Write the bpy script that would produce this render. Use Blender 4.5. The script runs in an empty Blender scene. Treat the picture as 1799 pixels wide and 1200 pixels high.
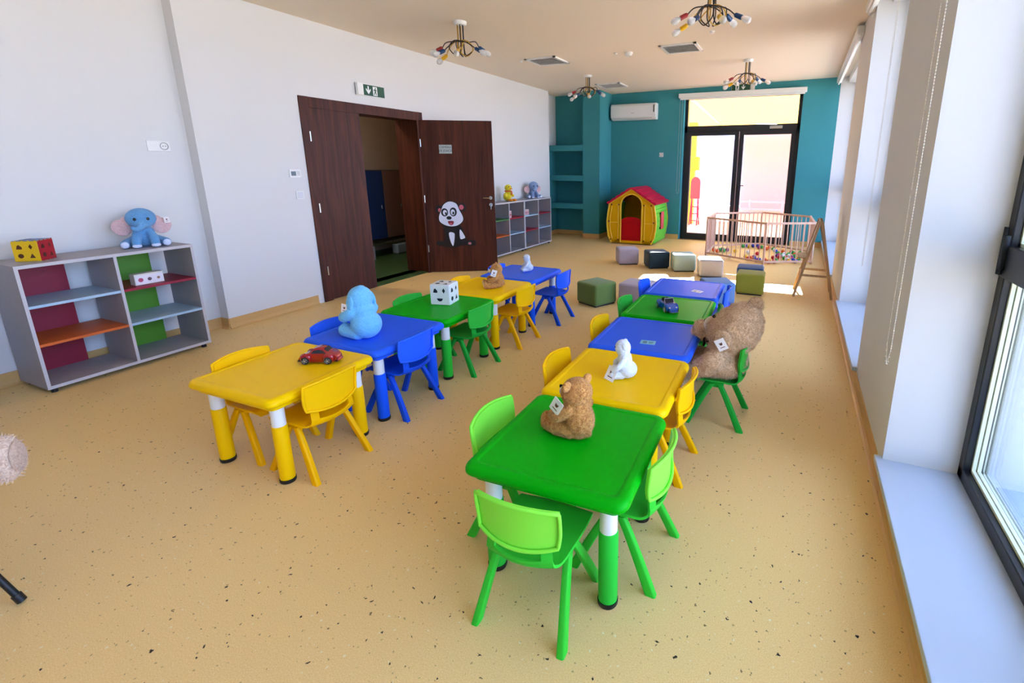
import bpy, bmesh, math, random
from mathutils import Vector, Matrix, Euler, noise
random.seed(7)
S = bpy.context.scene
COL = S.collection
PI = math.pi
def R(d): return math.radians(d)

# ------------------------------------------------------------ camera, light, exposure
cd = bpy.data.cameras.new('camera'); cam = bpy.data.objects.new('camera', cd); COL.objects.link(cam)
cd.sensor_fit = 'HORIZONTAL'; cd.sensor_width = 36.0
cd.lens = 843.26 / 1799 * 36.0
cd.shift_x = -(1038.04 - 899.5) / 1799; cd.shift_y = (499.04 - 600) / 1799
cd.clip_start = 0.02; cd.clip_end = 300
yaw, pitch, roll = -.4039, .2407, -.0022
cF = Vector((math.sin(yaw)*math.cos(pitch), math.cos(yaw)*math.cos(pitch), -math.sin(pitch)))
cR = Vector((math.cos(yaw), -math.sin(yaw), 0)); cD = cF.cross(cR)
r2 = math.cos(roll)*cR + math.sin(roll)*cD; d2 = -math.sin(roll)*cR + math.cos(roll)*cD
m3 = Matrix((r2, -d2, -cF)).transposed()
cam.matrix_world = Matrix.Translation((0, 0, 1.5)) @ m3.to_4x4()
S.camera = cam
S.view_settings.view_transform = 'Standard'; S.view_settings.look = 'None'
S.view_settings.gamma = 1; S.view_settings.use_curve_mapping = False
S.view_settings.exposure = 1.92

w = bpy.data.worlds.new('sky'); S.world = w; w.use_nodes = True
wn = w.node_tree.nodes; wl = w.node_tree.links
bgn = wn['Background']; bgn.inputs['Color'].default_value = (.42, .60, 1.0, 1); bgn.inputs['Strength'].default_value = 2.9
sd = bpy.data.lights.new('sun', 'SUN'); sun = bpy.data.objects.new('sun', sd); COL.objects.link(sun)
sd.energy = 15.0; sd.angle = R(.6); sd.color = (1, .93, .82)
sun.rotation_euler = Vector((.075, -1, -.632)).to_track_quat('-Z', 'Y').to_euler(); sun.location = (0, 25, 18)
def portal(name, loc, direction, sx, sy):
    l = bpy.data.lights.new(name, 'AREA'); l.shape = 'RECTANGLE'; l.size = sx; l.size_y = sy
    o = bpy.data.objects.new(name, l); COL.objects.link(o); o.location = loc
    o.rotation_euler = Vector(direction).to_track_quat('-Z', 'Z').to_euler(); l.cycles.is_portal = True
portal('window_portal', (1.0, .9, 1.5), (-1, 0, 0), 3.2, 2.9)
portal('window_portal', (1.0, 4.53, 1.5), (-1, 0, 0), 1.8, 2.9)
portal('window_portal', (1.0, 8.43, 1.5), (-1, 0, 0), 3.2, 2.9)
portal('window_portal', (1.0, -2.6, 1.5), (-1, 0, 0), 2.2, 2.9)
portal('door_portal', (-1.2, 10.32, 1.45), (0, -1, 0), 2.1, 2.8)

# ------------------------------------------------------------ materials
def lin(c):
    if isinstance(c, str): c = tuple(int(c[i:i+2], 16)/255 for i in (0, 2, 4))
    return tuple(x/12.92 if x <= .04045 else ((x+.055)/1.055)**2.4 for x in c) + (1,)
MC = {}
def P(name, c, rough=.5, metal=0, var=0, vscale=8, bump=0, bscale=200, coat=0, spec=.5, trans=0, sheen=0):
    if name in MC: return MC[name]
    m = bpy.data.materials.new(name); m.use_nodes = True; nt = m.node_tree; N = nt.nodes; L = nt.links
    b = N['Principled BSDF']
    b.inputs['Base Color'].default_value = lin(c); b.inputs['Roughness'].default_value = rough
    b.inputs['Metallic'].default_value = metal; b.inputs['Specular IOR Level'].default_value = spec
    b.inputs['Coat Weight'].default_value = coat; b.inputs['Coat Roughness'].default_value = .1
    b.inputs['Sheen Weight'].default_value = sheen
    if trans: b.inputs['Transmission Weight'].default_value = trans
    tc = N.new('ShaderNodeTexCoord')
    nz = N.new('ShaderNodeTexNoise'); nz.inputs['Scale'].default_value = vscale; nz.inputs['Detail'].default_value = 4
    L.new(tc.outputs['Object'], nz.inputs['Vector'])
    mx = N.new('ShaderNodeMix'); mx.data_type = 'RGBA'; mx.blend_type = 'MULTIPLY'; mx.inputs[0].default_value = 1
    cr = N.new('ShaderNodeMapRange'); cr.inputs['To Min'].default_value = 1-var; cr.inputs['To Max'].default_value = 1+var*.3
    cr.inputs['From Min'].default_value = .25; cr.inputs['From Max'].default_value = .75
    L.new(nz.outputs['Fac'], cr.inputs['Value'])
    mx.inputs[6].default_value = lin(c); L.new(cr.outputs[0], mx.inputs[7]); L.new(mx.outputs[2], b.inputs['Base Color'])
    if bump:
        n2 = N.new('ShaderNodeTexNoise'); n2.inputs['Scale'].default_value = bscale; n2.inputs['Detail'].default_value = 5
        L.new(tc.outputs['Object'], n2.inputs['Vector'])
        bp = N.new('ShaderNodeBump'); bp.inputs['Strength'].default_value = bump; bp.inputs['Distance'].default_value = .01
        L.new(n2.outputs['Fac'], bp.inputs['Height']); L.new(bp.outputs[0], b.inputs['Normal'])
    MC[name] = m; return m

def floor_mat():
    m = bpy.data.materials.new('speckled_vinyl'); m.use_nodes = True; nt = m.node_tree; N = nt.nodes; L = nt.links
    b = N['Principled BSDF']; b.inputs['Roughness'].default_value = .46; b.inputs['Specular IOR Level'].default_value = .28
    g = N.new('ShaderNodeNewGeometry')
    nz = N.new('ShaderNodeTexNoise'); nz.inputs['Scale'].default_value = 260; nz.inputs['Detail'].default_value = 2
    L.new(g.outputs['Position'], nz.inputs['Vector'])
    base = N.new('ShaderNodeValToRGB'); e = base.color_ramp.elements
    e[0].position = .3; e[0].color = lin('e6ba74'); e[1].position = .72; e[1].color = lin('f6d392')
    L.new(nz.outputs['Fac'], base.inputs[0])
    cur = base.outputs[0]
    def flecks(scale, thr, size, col, prev, seed):
        mp = N.new('ShaderNodeVectorMath'); mp.operation = 'ADD'; mp.inputs[1].default_value = (seed, seed*1.7, seed)
        L.new(g.outputs['Position'], mp.inputs[0])
        wz = N.new('ShaderNodeTexNoise'); wz.inputs['Scale'].default_value = scale*2.2
        L.new(g.outputs['Position'], wz.inputs['Vector'])
        wm = N.new('ShaderNodeMix'); wm.data_type = 'RGBA'; wm.blend_type = 'LINEAR_LIGHT'; wm.inputs[0].default_value = .35/scale
        L.new(mp.outputs[0], wm.inputs[6]); L.new(wz.outputs['Color'], wm.inputs[7])
        v = N.new('ShaderNodeTexVoronoi'); v.inputs['Scale'].default_value = scale; v.distance = 'MINKOWSKI'; v.inputs['Exponent'].default_value = .9
        L.new(wm.outputs[2], v.inputs['Vector'])
        sp = N.new('ShaderNodeSeparateColor'); L.new(v.outputs['Color'], sp.inputs[0])
        a = N.new('ShaderNodeMath'); a.operation = 'LESS_THAN'; a.inputs[1].default_value = thr; L.new(sp.outputs[0], a.inputs[0])
        s = N.new('ShaderNodeMath'); s.operation = 'MULTIPLY'; s.inputs[1].default_value = size; L.new(sp.outputs[1], s.inputs[0])
        s2 = N.new('ShaderNodeMath'); s2.operation = 'ADD'; s2.inputs[1].default_value = size*.35; L.new(s.outputs[0], s2.inputs[0])
        d = N.new('ShaderNodeMath'); d.operation = 'LESS_THAN'; L.new(v.outputs['Distance'], d.inputs[0]); L.new(s2.outputs[0], d.inputs[1])
        f = N.new('ShaderNodeMath'); f.operation = 'MULTIPLY'; L.new(a.outputs[0], f.inputs[0]); L.new(d.outputs[0], f.inputs[1])
        mx = N.new('ShaderNodeMix'); mx.data_type = 'RGBA'; L.new(f.outputs[0], mx.inputs[0]); L.new(prev, mx.inputs[6]); mx.inputs[7].default_value = lin(col)
        return mx.outputs[2]
    cur = flecks(60, .30, .26, 'b8945e', cur, 3.1)
    cur = flecks(50, .32, .22, 'f0deb0', cur, 9.3)
    cur = flecks(46, .14, .24, '8a6a44', cur, 17.7)
    cur = flecks(30, .42, .19, '2a1c16', cur, 5.9)
    L.new(cur, b.inputs['Base Color'])
    return m
M_FLOOR = floor_mat()
M_COVE = P('vinyl_cove', 'd6a866', .45, var=.06, vscale=60)
M_WHITE = P('white_wall_paint', 'dfdcda', .85)
M_CEIL = P('ceiling_paint', 'f2e2cc', .9)
M_TEAL = P('teal_wall_paint', '388c93', .8, var=.04, vscale=3, bump=.03, bscale=300)
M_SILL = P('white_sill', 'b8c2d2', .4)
M_BLACKF = P('anthracite_aluminium', '1c1d22', .35)
M_BEAD = P('glazing_bead', 'e2e2c4', .4)
M_WPLAST = P('white_plastic', 'eceae6', .35)
M_GREYP = P('grey_plastic', 'a9a6a2', .5)
M_CHROME = P('brushed_steel', 'c9c9c9', .25, metal=1)
M_BLACK = P('black_rubber', '0c0c0e', .5)
def wood(name, c1, c2, rough=.45, axis='Z', scale=3):
    if name in MC: return MC[name]
    m = bpy.data.materials.new(name); m.use_nodes = True; N = m.node_tree.nodes; L = m.node_tree.links
    b = N['Principled BSDF']; b.inputs['Roughness'].default_value = rough; b.inputs['Specular IOR Level'].default_value = .25
    tc = N.new('ShaderNodeTexCoord'); mp = N.new('ShaderNodeMapping')
    sc = {'Z': (scale*6, scale*6, scale*.35), 'Y': (scale*6, scale*.35, scale*6), 'X': (scale*.35, scale*6, scale*6)}[axis]
    mp.inputs['Scale'].default_value = sc
    L.new(tc.outputs['Object'], mp.inputs[0])
    nz = N.new('ShaderNodeTexNoise'); nz.inputs['Scale'].default_value = 1; nz.inputs['Detail'].default_value = 8; nz.inputs['Distortion'].default_value = 1.2
    L.new(mp.outputs[0], nz.inputs['Vector'])
    cr = N.new('ShaderNodeValToRGB'); e = cr.color_ramp.elements
    e[0].position = .3; e[0].color = lin(c1); e[1].position = .7; e[1].color = lin(c2)
    L.new(nz.outputs['Fac'], cr.inputs[0]); L.new(cr.outputs[0], b.inputs['Base Color'])
    MC[name] = m; return m
M_DOOR = wood('dark_wenge_laminate', '3a180e', '5c2e1e', .45)
M_PEN = wood('beech_rail', 'd9a890', 'e8c3ac', .5)
M_EASEL = wood('pine_easel', 'b08a66', 'd2b08a', .5)
M_CARC = P('grey_laminate', 'a39c9e', .5, var=.05, vscale=30)
M_CARCE = P('pale_grey_edge', 'c3bcbd', .5)
PLAST = {'yellow': ('f2b400', 'yellow'), 'blue': ('1c4fd0', 'blue'), 'green': ('1fa12c', 'green')}
def plast(c, hexv, rough=.33): return P(c+'_plastic', hexv, rough, bump=.02, bscale=500, spec=.1)
def glass_mat(name, tint=(1, 1, 1), refl=.5):
    if name in MC: return MC[name]
    m = bpy.data.materials.new(name); m.use_nodes = True; N = m.node_tree.nodes; L = m.node_tree.links
    N.clear(); o = N.new('ShaderNodeOutputMaterial'); t = N.new('ShaderNodeBsdfTransparent'); t.inputs[0].default_value = (*tint, 1)
    g = N.new('ShaderNodeBsdfGlossy'); g.inputs['Roughness'].default_value = .02
    f = N.new('ShaderNodeFresnel'); f.inputs['IOR'].default_value = 1.45
    k = N.new('ShaderNodeMath'); k.operation = 'MULTIPLY'; k.inputs[1].default_value = refl; L.new(f.outputs[0], k.inputs[0])
    x = N.new('ShaderNodeMixShader'); L.new(k.outputs[0], x.inputs[0]); L.new(t.outputs[0], x.inputs[1]); L.new(g.outputs[0], x.inputs[2]); L.new(x.outputs[0], o.inputs[0])
    MC[name] = m; return m
M_GLASS = glass_mat('window_glass', (.93, .97, 1), .7)
def fur_mat(name, c1, c2, scale=90, rough=.9):
    if name in MC: return MC[name]
    m = bpy.data.materials.new(name); m.use_nodes = True; N = m.node_tree.nodes; L = m.node_tree.links
    b = N['Principled BSDF']; b.inputs['Roughness'].default_value = rough; b.inputs['Sheen Weight'].default_value = .25; b.inputs['Specular IOR Level'].default_value = .15
    tc = N.new('ShaderNodeTexCoord'); nz = N.new('ShaderNodeTexNoise'); nz.inputs['Scale'].default_value = scale; nz.inputs['Detail'].default_value = 6; nz.inputs['Distortion'].default_value = 1.5
    L.new(tc.outputs['Object'], nz.inputs['Vector'])
    cr = N.new('ShaderNodeValToRGB'); e = cr.color_ramp.elements
    e[0].position = .35; e[0].color = lin(c1); e[1].position = .62; e[1].color = lin(c2)
    L.new(nz.outputs['Fac'], cr.inputs[0]); L.new(cr.outputs[0], b.inputs['Base Color'])
    bp = N.new('ShaderNodeBump'); bp.inputs['Strength'].default_value = .7; bp.inputs['Distance'].default_value = .006
    L.new(nz.outputs['Fac'], bp.inputs['Height']); L.new(bp.outputs[0], b.inputs['Normal'])
    MC[name] = m; return m

# ------------------------------------------------------------ mesh helpers
def B(): return bmesh.new()
def obj(name, bm, mat, parent=None, smooth=False, kind=None, label=None, angle=40, loc=None, rot=None):
    bmesh.ops.recalc_face_normals(bm, faces=bm.faces)
    me = bpy.data.meshes.new(name); bm.to_mesh(me); bm.free()
    mats = mat if isinstance(mat, (list, tuple)) else [mat]
    for x in mats: me.materials.append(x)
    o = bpy.data.objects.new(name, me); COL.objects.link(o)
    if smooth:
        for p in me.polygons: p.use_smooth = True
        try: me.set_sharp_from_angle(angle=R(angle))
        except Exception: pass
    if parent is not None: o.parent = parent
    if kind: o['kind'] = kind
    if label: o['label'] = label
    if loc: o.location = loc
    if rot: o.rotation_euler = rot
    return o
def tag(o, label, cat, group=None):
    o['label'] = label; o['category'] = cat
    if group: o['group'] = group
    return o
def thing(name, label, cat, loc=(0, 0, 0), rz=0, group=None):
    o = bpy.data.objects.new(name, None); COL.objects.link(o); o.location = loc; o.rotation_euler = (0, 0, rz); o.empty_display_size = .1
    return tag(o, label, cat, group)
def sroot(name, loc=(0, 0, 0), rz=0):
    o = bpy.data.objects.new(name, None); COL.objects.link(o); o.location = loc; o.rotation_euler = (0, 0, rz); o['kind'] = 'structure'; return o
def struct(name, bm, mat, parent=None, **k): return obj(name, bm, mat, parent, kind=None if parent else 'structure', **k)
def copy_tree(o, parent=None):
    c = o.copy(); COL.objects.link(c)
    if parent is not None: c.parent = parent
    for ch in o.children: copy_tree(ch, c)
    return c
def box(bm, a, b, bev=0, seg=2, M=None, mi=0):
    a = Vector(a); b = Vector(b); c = (a+b)/2; s = b-a
    r = bmesh.ops.create_cube(bm, size=1, matrix=Matrix.Translation(c) @ Matrix.Diagonal((abs(s.x), abs(s.y), abs(s.z), 1)))
    vs = r['verts']
    if bev:
        es = list({e for v in vs for e in v.link_edges})
        q = bmesh.ops.bevel(bm, geom=es, offset=bev, segments=seg, profile=.5, affect='EDGES')
        vs = list({v for f in q['faces'] for v in f.verts} | {v for v in vs if v.is_valid})
    if M is not None: bmesh.ops.transform(bm, matrix=M, verts=vs)
    if mi:
        for f in {f for v in vs for f in v.link_faces}: f.material_index = mi
    return vs
def ell(bm, c, r, rot=None, sub=3):
    if not hasattr(r, '__len__'): r = (r, r, r)
    M = Matrix.Translation(c)
    if rot: M = M @ Euler(rot).to_matrix().to_4x4()
    return bmesh.ops.create_icosphere(bm, subdivisions=sub, radius=1, matrix=M @ Matrix.Diagonal((*r, 1)))['verts']
def cyl(bm, a, b, r1, r2=None, n=20, caps=True):
    a = Vector(a); b = Vector(b); d = b-a; r2 = r1 if r2 is None else r2
    M = Matrix.Translation((a+b)/2) @ d.to_track_quat('Z', 'Y').to_matrix().to_4x4()
    return bmesh.ops.create_cone(bm, cap_ends=caps, segments=n, radius1=r1, radius2=r2, depth=d.length, matrix=M)['verts']
def crom(pts, k=6, closed=False):
    P_ = [Vector(p) for p in pts]; n = len(P_); out = []
    rng = range(n if closed else n-1)
    for i in rng:
        if closed: a, b, c, d = P_[(i-1) % n], P_[i], P_[(i+1) % n], P_[(i+2) % n]
        else: a, b, c, d = P_[max(i-1, 0)], P_[i], P_[i+1], P_[min(i+2, n-1)]
        for j in range(k):
            t = j/k
            out.append(.5*((2*b)+(c-a)*t+(2*a-5*b+4*c-d)*t*t+(3*b-a-3*c+d)*t**3))
    if not closed: out.append(P_[-1])
    return out
def tube(bm, pts, r, n=8, closed=False, caps=True):
    pts = [Vector(p) for p in pts]; m = len(pts); rr = r if hasattr(r, '__len__') else [r]*m
    rings = []; up = None
    for i, p in enumerate(pts):
        if closed: t = pts[(i+1) % m]-pts[i-1]
        else: t = pts[min(i+1, m-1)]-pts[max(i-1, 0)]
        t.normalize()
        if up is None: up = t.orthogonal().normalized()
        up = (up - t*up.dot(t)).normalized(); s = t.cross(up)
        rings.append([bm.verts.new(p+(up*math.cos(2*PI*k/n)+s*math.sin(2*PI*k/n))*rr[i]) for k in range(n)])
    for i in range(m if closed else m-1):
        A, Bq = rings[i], rings[(i+1) % m]
        for k in range(n): bm.faces.new((A[k], A[(k+1) % n], Bq[(k+1) % n], Bq[k]))
    if caps and not closed:
        bm.faces.new(rings[0][::-1]); bm.faces.new(rings[-1])
def lathe(bm, prof, n=32, c=(0, 0, 0), M=None):
    rings = []; vs = []
    for r, z in prof:
        ring = [bm.verts.new((c[0]+r*math.cos(2*PI*k/n), c[1]+r*math.sin(2*PI*k/n), c[2]+z)) for k in range(n)] if r > 1e-6 else [bm.verts.new((c[0], c[1], c[2]+z))]
        rings.append(ring); vs += ring
    for A, Q in zip(rings, rings[1:]):
        for k in range(n):
            if len(A) == 1 and len(Q) == 1: continue
            if len(A) == 1: bm.faces.new((A[0], Q[k], Q[(k+1) % n]))
            elif len(Q) == 1: bm.faces.new((A[k], A[(k+1) % n], Q[0]))
            else: bm.faces.new((A[k], A[(k+1) % n], Q[(k+1) % n], Q[k]))
    if M is not None: bmesh.ops.transform(bm, matrix=M, verts=vs)
    return vs
def prism(bm, outline, t, M=None, mi=0):
    """outline in local XY, extruded +Z by t, then M"""
    lo = [bm.verts.new((x, y, 0)) for x, y in outline]; hi = [bm.verts.new((x, y, t)) for x, y in outline]
    n = len(lo); fs = [bm.faces.new(lo[::-1]), bm.faces.new(hi)]
    for k in range(n): fs.append(bm.faces.new((lo[k], lo[(k+1) % n], hi[(k+1) % n], hi[k])))
    for f in fs: f.material_index = mi
    if M is not None: bmesh.ops.transform(bm, matrix=M, verts=lo+hi)
    return lo+hi
def rrect(w, h, r, n=6):
    out = []
    for cx, cy, a0 in ((w/2-r, h/2-r, 0), (-w/2+r, h/2-r, 90), (-w/2+r, -h/2+r, 180), (w/2-r, -h/2+r, 270)):
        for k in range(n+1):
            a = R(a0+90*k/n); out.append((cx+r*math.cos(a), cy+r*math.sin(a)))
    return out
def oval(cx, cy, rx, ry, n=28, rot=0):
    return [(cx+rx*math.cos(2*PI*k/n)*math.cos(rot)-ry*math.sin(2*PI*k/n)*math.sin(rot), cy+rx*math.cos(2*PI*k/n)*math.sin(rot)+ry*math.sin(2*PI*k/n)*math.cos(rot)) for k in range(n)]
def blob(name, parts, mat, parent=None, voxel=.006, amp=.0, nscale=60, smooth=2, **k):
    """soft toy part: overlapping ellipsoids fused to one skin"""
    bm = B()
    for p in parts:
        if p[0] == 'L':   # limb: tapered chain
            pts, rs = p[1], p[2]
            pp = crom(pts, 5); rr = [Vector((x, 0, 0)) for x in rs]; rr = [v.x for v in crom(rr, 5)]
            for a, r in zip(pp, rr): ell(bm, a, r, sub=2)
        else: ell(bm, *p)
    me = bpy.data.meshes.new('t'); bm.to_mesh(me); bm.free()
    o = bpy.data.objects.new('t', me); COL.objects.link(o)
    md = o.modifiers.new('r', 'REMESH'); md.mode = 'VOXEL'; md.voxel_size = voxel
    if smooth: ms = o.modifiers.new('s', 'SMOOTH'); ms.iterations = smooth*2; ms.factor = .5
    dg = bpy.context.evaluated_depsgraph_get(); dg.update()
    me2 = bpy.data.meshes.new_from_object(o.evaluated_get(dg)); bpy.data.objects.remove(o)
    bm = B(); bm.from_mesh(me2); bm.normal_update()
    if amp:
        for v in bm.verts:
            q = v.co*nscale
            v.co += v.normal*(noise.noise(q)*amp + noise.noise(q*2.7)*amp*.6)
    ob = obj(name, bm, mat, parent, smooth=True, angle=180, **k)
    return ob
def text(body, size, mat, parent, loc, rot, name='lettering', depth=.001, align='CENTER', sx=1):
    c = bpy.data.curves.new('t', 'FONT'); c.body = body; c.size = size; c.extrude = depth; c.align_x = align; c.align_y = 'CENTER'
    o = bpy.data.objects.new('t', c); COL.objects.link(o)
    dg = bpy.context.evaluated_depsgraph_get(); dg.update()
    me = bpy.data.meshes.new_from_object(o.evaluated_get(dg)); bpy.data.objects.remove(o)
    me.materials.clear(); me.materials.append(mat)
    q = bpy.data.objects.new(name, me); COL.objects.link(q); q.parent = parent; q.location = loc; q.rotation_euler = rot; q.scale = (sx, 1, 1)
    return q

# ------------------------------------------------------------ room shell
XL, XR, YF, YB = -4.82, .487, 10.05, -4.2
def cz(x): return 2.955 + .0145*(x+4.82)
bm = B(); box(bm, (-5.2, YB-.3, -.1), (XR, YF, 0)); box(bm, (XR, YB, -.1), (1.3, YF, 0)); struct('floor', bm, M_FLOOR)
bm = B()
vs = box(bm, (-7.2, YB-.3, 0), (1.35, YF+.3, .12))
for v in vs: v.co.z += cz(v.co.x)
struct('ceiling', bm, M_CEIL)
# left wall: recessed part near the camera, then the projecting part with the doorway
bm = B()
box(bm, (-5.05, YB, 0), (-4.94, 2.62, 3.2)); box(bm, (-5.05, 2.62, 0), (XL, 3.62, 3.2))
box(bm, (-5.02, 3.62, 2.17), (XL, 5.40, 3.2)); box(bm, (-5.02, 5.40, 0), (XL, 9.08, 3.2)); box(bm, (-5.14, 9.0, 1.925), (-5.02, 9.9, 3.2))
struct('wall_left', bm, M_WHITE)
bm = B()   # wall behind the camera
box(bm, (-5.05, YB-.12, 0), (1.3, YB, 3.2)); struct('wall_back', bm, M_WHITE)
# far wall in teal, with column and niche
bm = B()
box(bm, (-4.0, YF, 0), (-2.28, YF+.30, 3.2)); box(bm, (-.105, YF, 0), (XR, YF+.30, 3.2)); box(bm, (-2.28, YF, 2.86), (-.105, YF+.30, 3.2))
box(bm, (-4.205, 9.40, 0), (-3.83, YF+.1, 3.2))            # column
box(bm, (-5.14, 9.0, 0), (-5.02, 9.8, 1.925)); box(bm, (-5.14, 9.78, 0), (-4.205, 9.9, 3.2))               # niche back
struct('wall_far', bm, M_TEAL)
for z1 in (1.925, 1.31, .725):
    bm = B(); box(bm, (-5.02, 9.40, z1-.115), (-4.205, 9.78, z1), .003, 1)
    tag(obj('wall_shelf', bm, M_TEAL), 'teal built-in wall shelf left of the column, ' + {1.925: 'the top one of three', 1.31: 'the middle one of three', .725: 'the lowest of three'}[z1], 'shelf')
bm = B(); box(bm, (XR, YF, 0), (1.3, YF+.25, 3.2)); struct('wall_far_reveal', bm, M_WHITE)
# right wall: piers, spandrel, lintel
PIERS = [(YB, -3.7), (-1.5, -.75), (2.42, 3.62), (5.45, 6.82)]
bm = B()
for a, b in PIERS: box(bm, (XR, a, 0), (1.3, b, 3.2))
WIN = [(-3.7, -1.5), (-.75, 2.42), (3.62, 5.45), (6.82, YF)]
for a, b in WIN:
    box(bm, (XR, a, -.0), (1.3, b, .112)); box(bm, (XR+.12, a, 2.93), (1.3, b, 3.2))
struct('wall_right', bm, M_WHITE)
# coved baseboards
def cove(name, pts, side):
    """pts: polyline in plan; side: +1/-1 offset of thickness to the left/right"""
    bm = B()
    for (x0, y0), (x1, y1) in zip(pts, pts[1:]):
        d = Vector((x1-x0, y1-y0, 0)); L_ = d.length; d.normalize(); nrm = Vector((-d.y, d.x, 0))*side
        prof = [(0, 0), (.03, 0), (.018, .006), (.009, .018), (.006, .04), (.006, .1), (0, .1)]
        A = [bm.verts.new(Vector((x0, y0, 0))+nrm*a+Vector((0, 0, z))) for a, z in prof]
        Q = [bm.verts.new(Vector((x1, y1, 0))+nrm*a+Vector((0, 0, z))) for a, z in prof]
        for k in range(len(prof)): bm.faces.new((A[k], A[(k+1) % 7], Q[(k+1) % 7], Q[k]))
        bm.faces.new(A); bm.faces.new(Q[::-1])
    return struct(name, bm, M_COVE)
cove('baseboard_left', [(-4.94, YB), (-4.94, 2.62), (XL, 2.62), (XL, 3.55)], -1)
cove('baseboard_left_far', [(XL, 5.47), (XL, 9.08), (-5.02, 9.08), (-5.02, 9.78), (-4.205, 9.78), (-4.205, 9.40), (-3.83, 9.40), (-3.83, YF), (-2.29, YF)], -1)
cove('baseboard_far', [(-.09, YF), (XR, YF)], -1)
cove('baseboard_right', [(XR, YF), (XR, YB)], -1)
# window sills and windows
for i, (a, b) in enumerate(WIN):
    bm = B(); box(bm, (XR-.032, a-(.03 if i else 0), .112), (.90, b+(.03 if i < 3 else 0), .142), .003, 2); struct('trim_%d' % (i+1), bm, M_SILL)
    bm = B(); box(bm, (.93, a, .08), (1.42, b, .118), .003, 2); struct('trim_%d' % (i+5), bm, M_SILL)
def bars(bm, x0, x1, ys, zs, wd):
    for y in ys: box(bm, (x0, y-wd/2, zs[0]), (x1, y+wd/2, zs[-1]), .004, 1)
    for z in zs: box(bm, (x0, ys[0], z-wd/2), (x1, ys[-1], z+wd/2), .004, 1)
for i, (a, b) in enumerate(WIN):
    r = sroot('window_%d' % (i+1), (0, (a+b)/2, 0)); h = (b-a)/2
    bm = B(); x0 = .78; x1 = .87; t = .058
    for y in (-h+t/2, h-t/2): box(bm, (x0, y-t/2, .142), (x1, y+t/2, 2.93), .004, 1)
    box(bm, (x0, -h, .142), (x1, h, .142+t), .004, 1); box(bm, (x0, -h, 2.93-t), (x1, h, 2.93), .004, 1)
    box(bm, (x0-.004, -h, 1.07), (x1, h, 1.20), .004, 1)
    n = max(1, round((b-a)/1.05))
    for k in range(1, n): box(bm, (x0, -h+2*h*k/n-.04, .142), (x1, -h+2*h*k/n+.04, 2.93), .004, 1)
    obj('window_frame', bm, M_BLACKF, r)
    bm = B()
    for k in range(n):
        ya = -h+2*h*k/n+(.04 if k else t); yb = -h+2*h*(k+1)/n-(.04 if k < n-1 else t)
        for za, zb in ((.20, 1.07), (1.20, 2.87)):
            for q in (0, .012):
                for (p, s) in (((ya, za), (ya+.012, zb)), ((yb-.012, za), (yb, zb)), ((ya, za), (yb, za+.012)), ((ya, zb-.012), (yb, zb))):
                    box(bm, (x0+.028+q*1.6, p[0], p[1]), (x0+.042+q*1.6, s[0], s[1]))
    obj('glazing_bead', bm, M_BEAD, r)
    bm = B(); box(bm, (x0+.06, -h+.05, .19), (x0+.066, h-.05, 2.88)); obj('glass', bm, M_GLASS, r)
    bm = B(); box(bm, (x0-.02, h-.055, 1.10), (x0, h-.02, 1.24), .004, 2); cyl(bm, (x0-.012, h-.03, 1.08), (x0-.012, h-.03, 1.27), .009); obj('hinge', bm, M_BLACK, r, smooth=True)

# ------------------------------------------------------------ double door to the corridor
d1 = sroot('door_1', (XL, 4.515, 0))
bm = B()
Y0, Y1 = -.895, .895
for s in (-1, 1):
    y = s*.865
    box(bm, (-.42, y-.03, 0), (.0, y+.03, 2.17)); box(bm, (0, s*.84-.055, 0), (.014, s*.84+.055, 2.20), .002, 1)
box(bm, (-.42, -.834, 2.11), (-.001, .834, 2.17)); box(bm, (0, -.785, 2.09), (.0135, .785, 2.199), .002, 1)
obj('door_frame', bm, M_DOOR, d1)
bm = B(); box(bm, (-.035, -.80, .008), (.006, -.145, 2.10), .002, 1); fl = obj('door_leaf', bm, M_DOOR, d1, label='closed dark brown leaf')
for z in (.35, 1.05, 1.80):
    bm = B(); cyl(bm, (.016, -.815, z-.05), (.016, -.815, z+.05), .009, n=12); obj('hinge', bm, M_CHROME, d1, smooth=True)
    bm = B(); cyl(bm, (.016, .815, z-.05), (.016, .815, z+.05), .009, n=12); obj('hinge', bm, M_CHROME, d1, smooth=True)
# open leaf: local x along the leaf, -y faces the room
la = math.atan2(5.83-5.345, -3.985+4.80)
leaf = B(); box(leaf, (0, 0, .008), (.955, .04, 2.10), .002, 1)
leaf = obj('door_leaf', leaf, M_DOOR, d1, label='open dark brown leaf with panda sticker', loc=(.02, .82, 0), rot=(0, 0, la))
bm = B(); box(bm, (-.0, 0, 0), (.17, .004, .115), .0015, 1); pq = obj('door_plaque', bm, P('steel_plaque', 'b9c6c6', .35, metal=.6), leaf, loc=(.235, -.004, 1.665))
M_INK = P('black_ink', '16181c', .5)
text('CAMERA', .042, M_INK, pq, (.085, -.0012, .083), (R(90), 0, 0), sx=.95); text('DE JOACĂ', .042, M_INK, pq, (.085, -.0012, .036), (R(90), 0, 0), sx=.9)
bm = B(); cyl(bm, (.90, -.01, 1.06), (.90, 0, 1.06), .024); tube(bm, crom([(.90, 0, 1.06), (.90, -.04, 1.06), (.885, -.055, 1.06), (.80, -.055, 1.06)], 4), .009)
obj('door_handle', bm, M_CHROME, leaf, smooth=True)
bm = B(); cyl(bm, (.90, -.012, .965), (.90, 0, .965), .024); box(bm, (.893, -.045, .90), (.907, -.012, .972), .003, 1); obj('lock_rosette', bm, M_CHROME, leaf, smooth=True)
bm = B(); box(bm, (.955, .006, .92), (.958, .034, 1.14)); obj('lock_plate', bm, M_CHROME, leaf)
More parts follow.
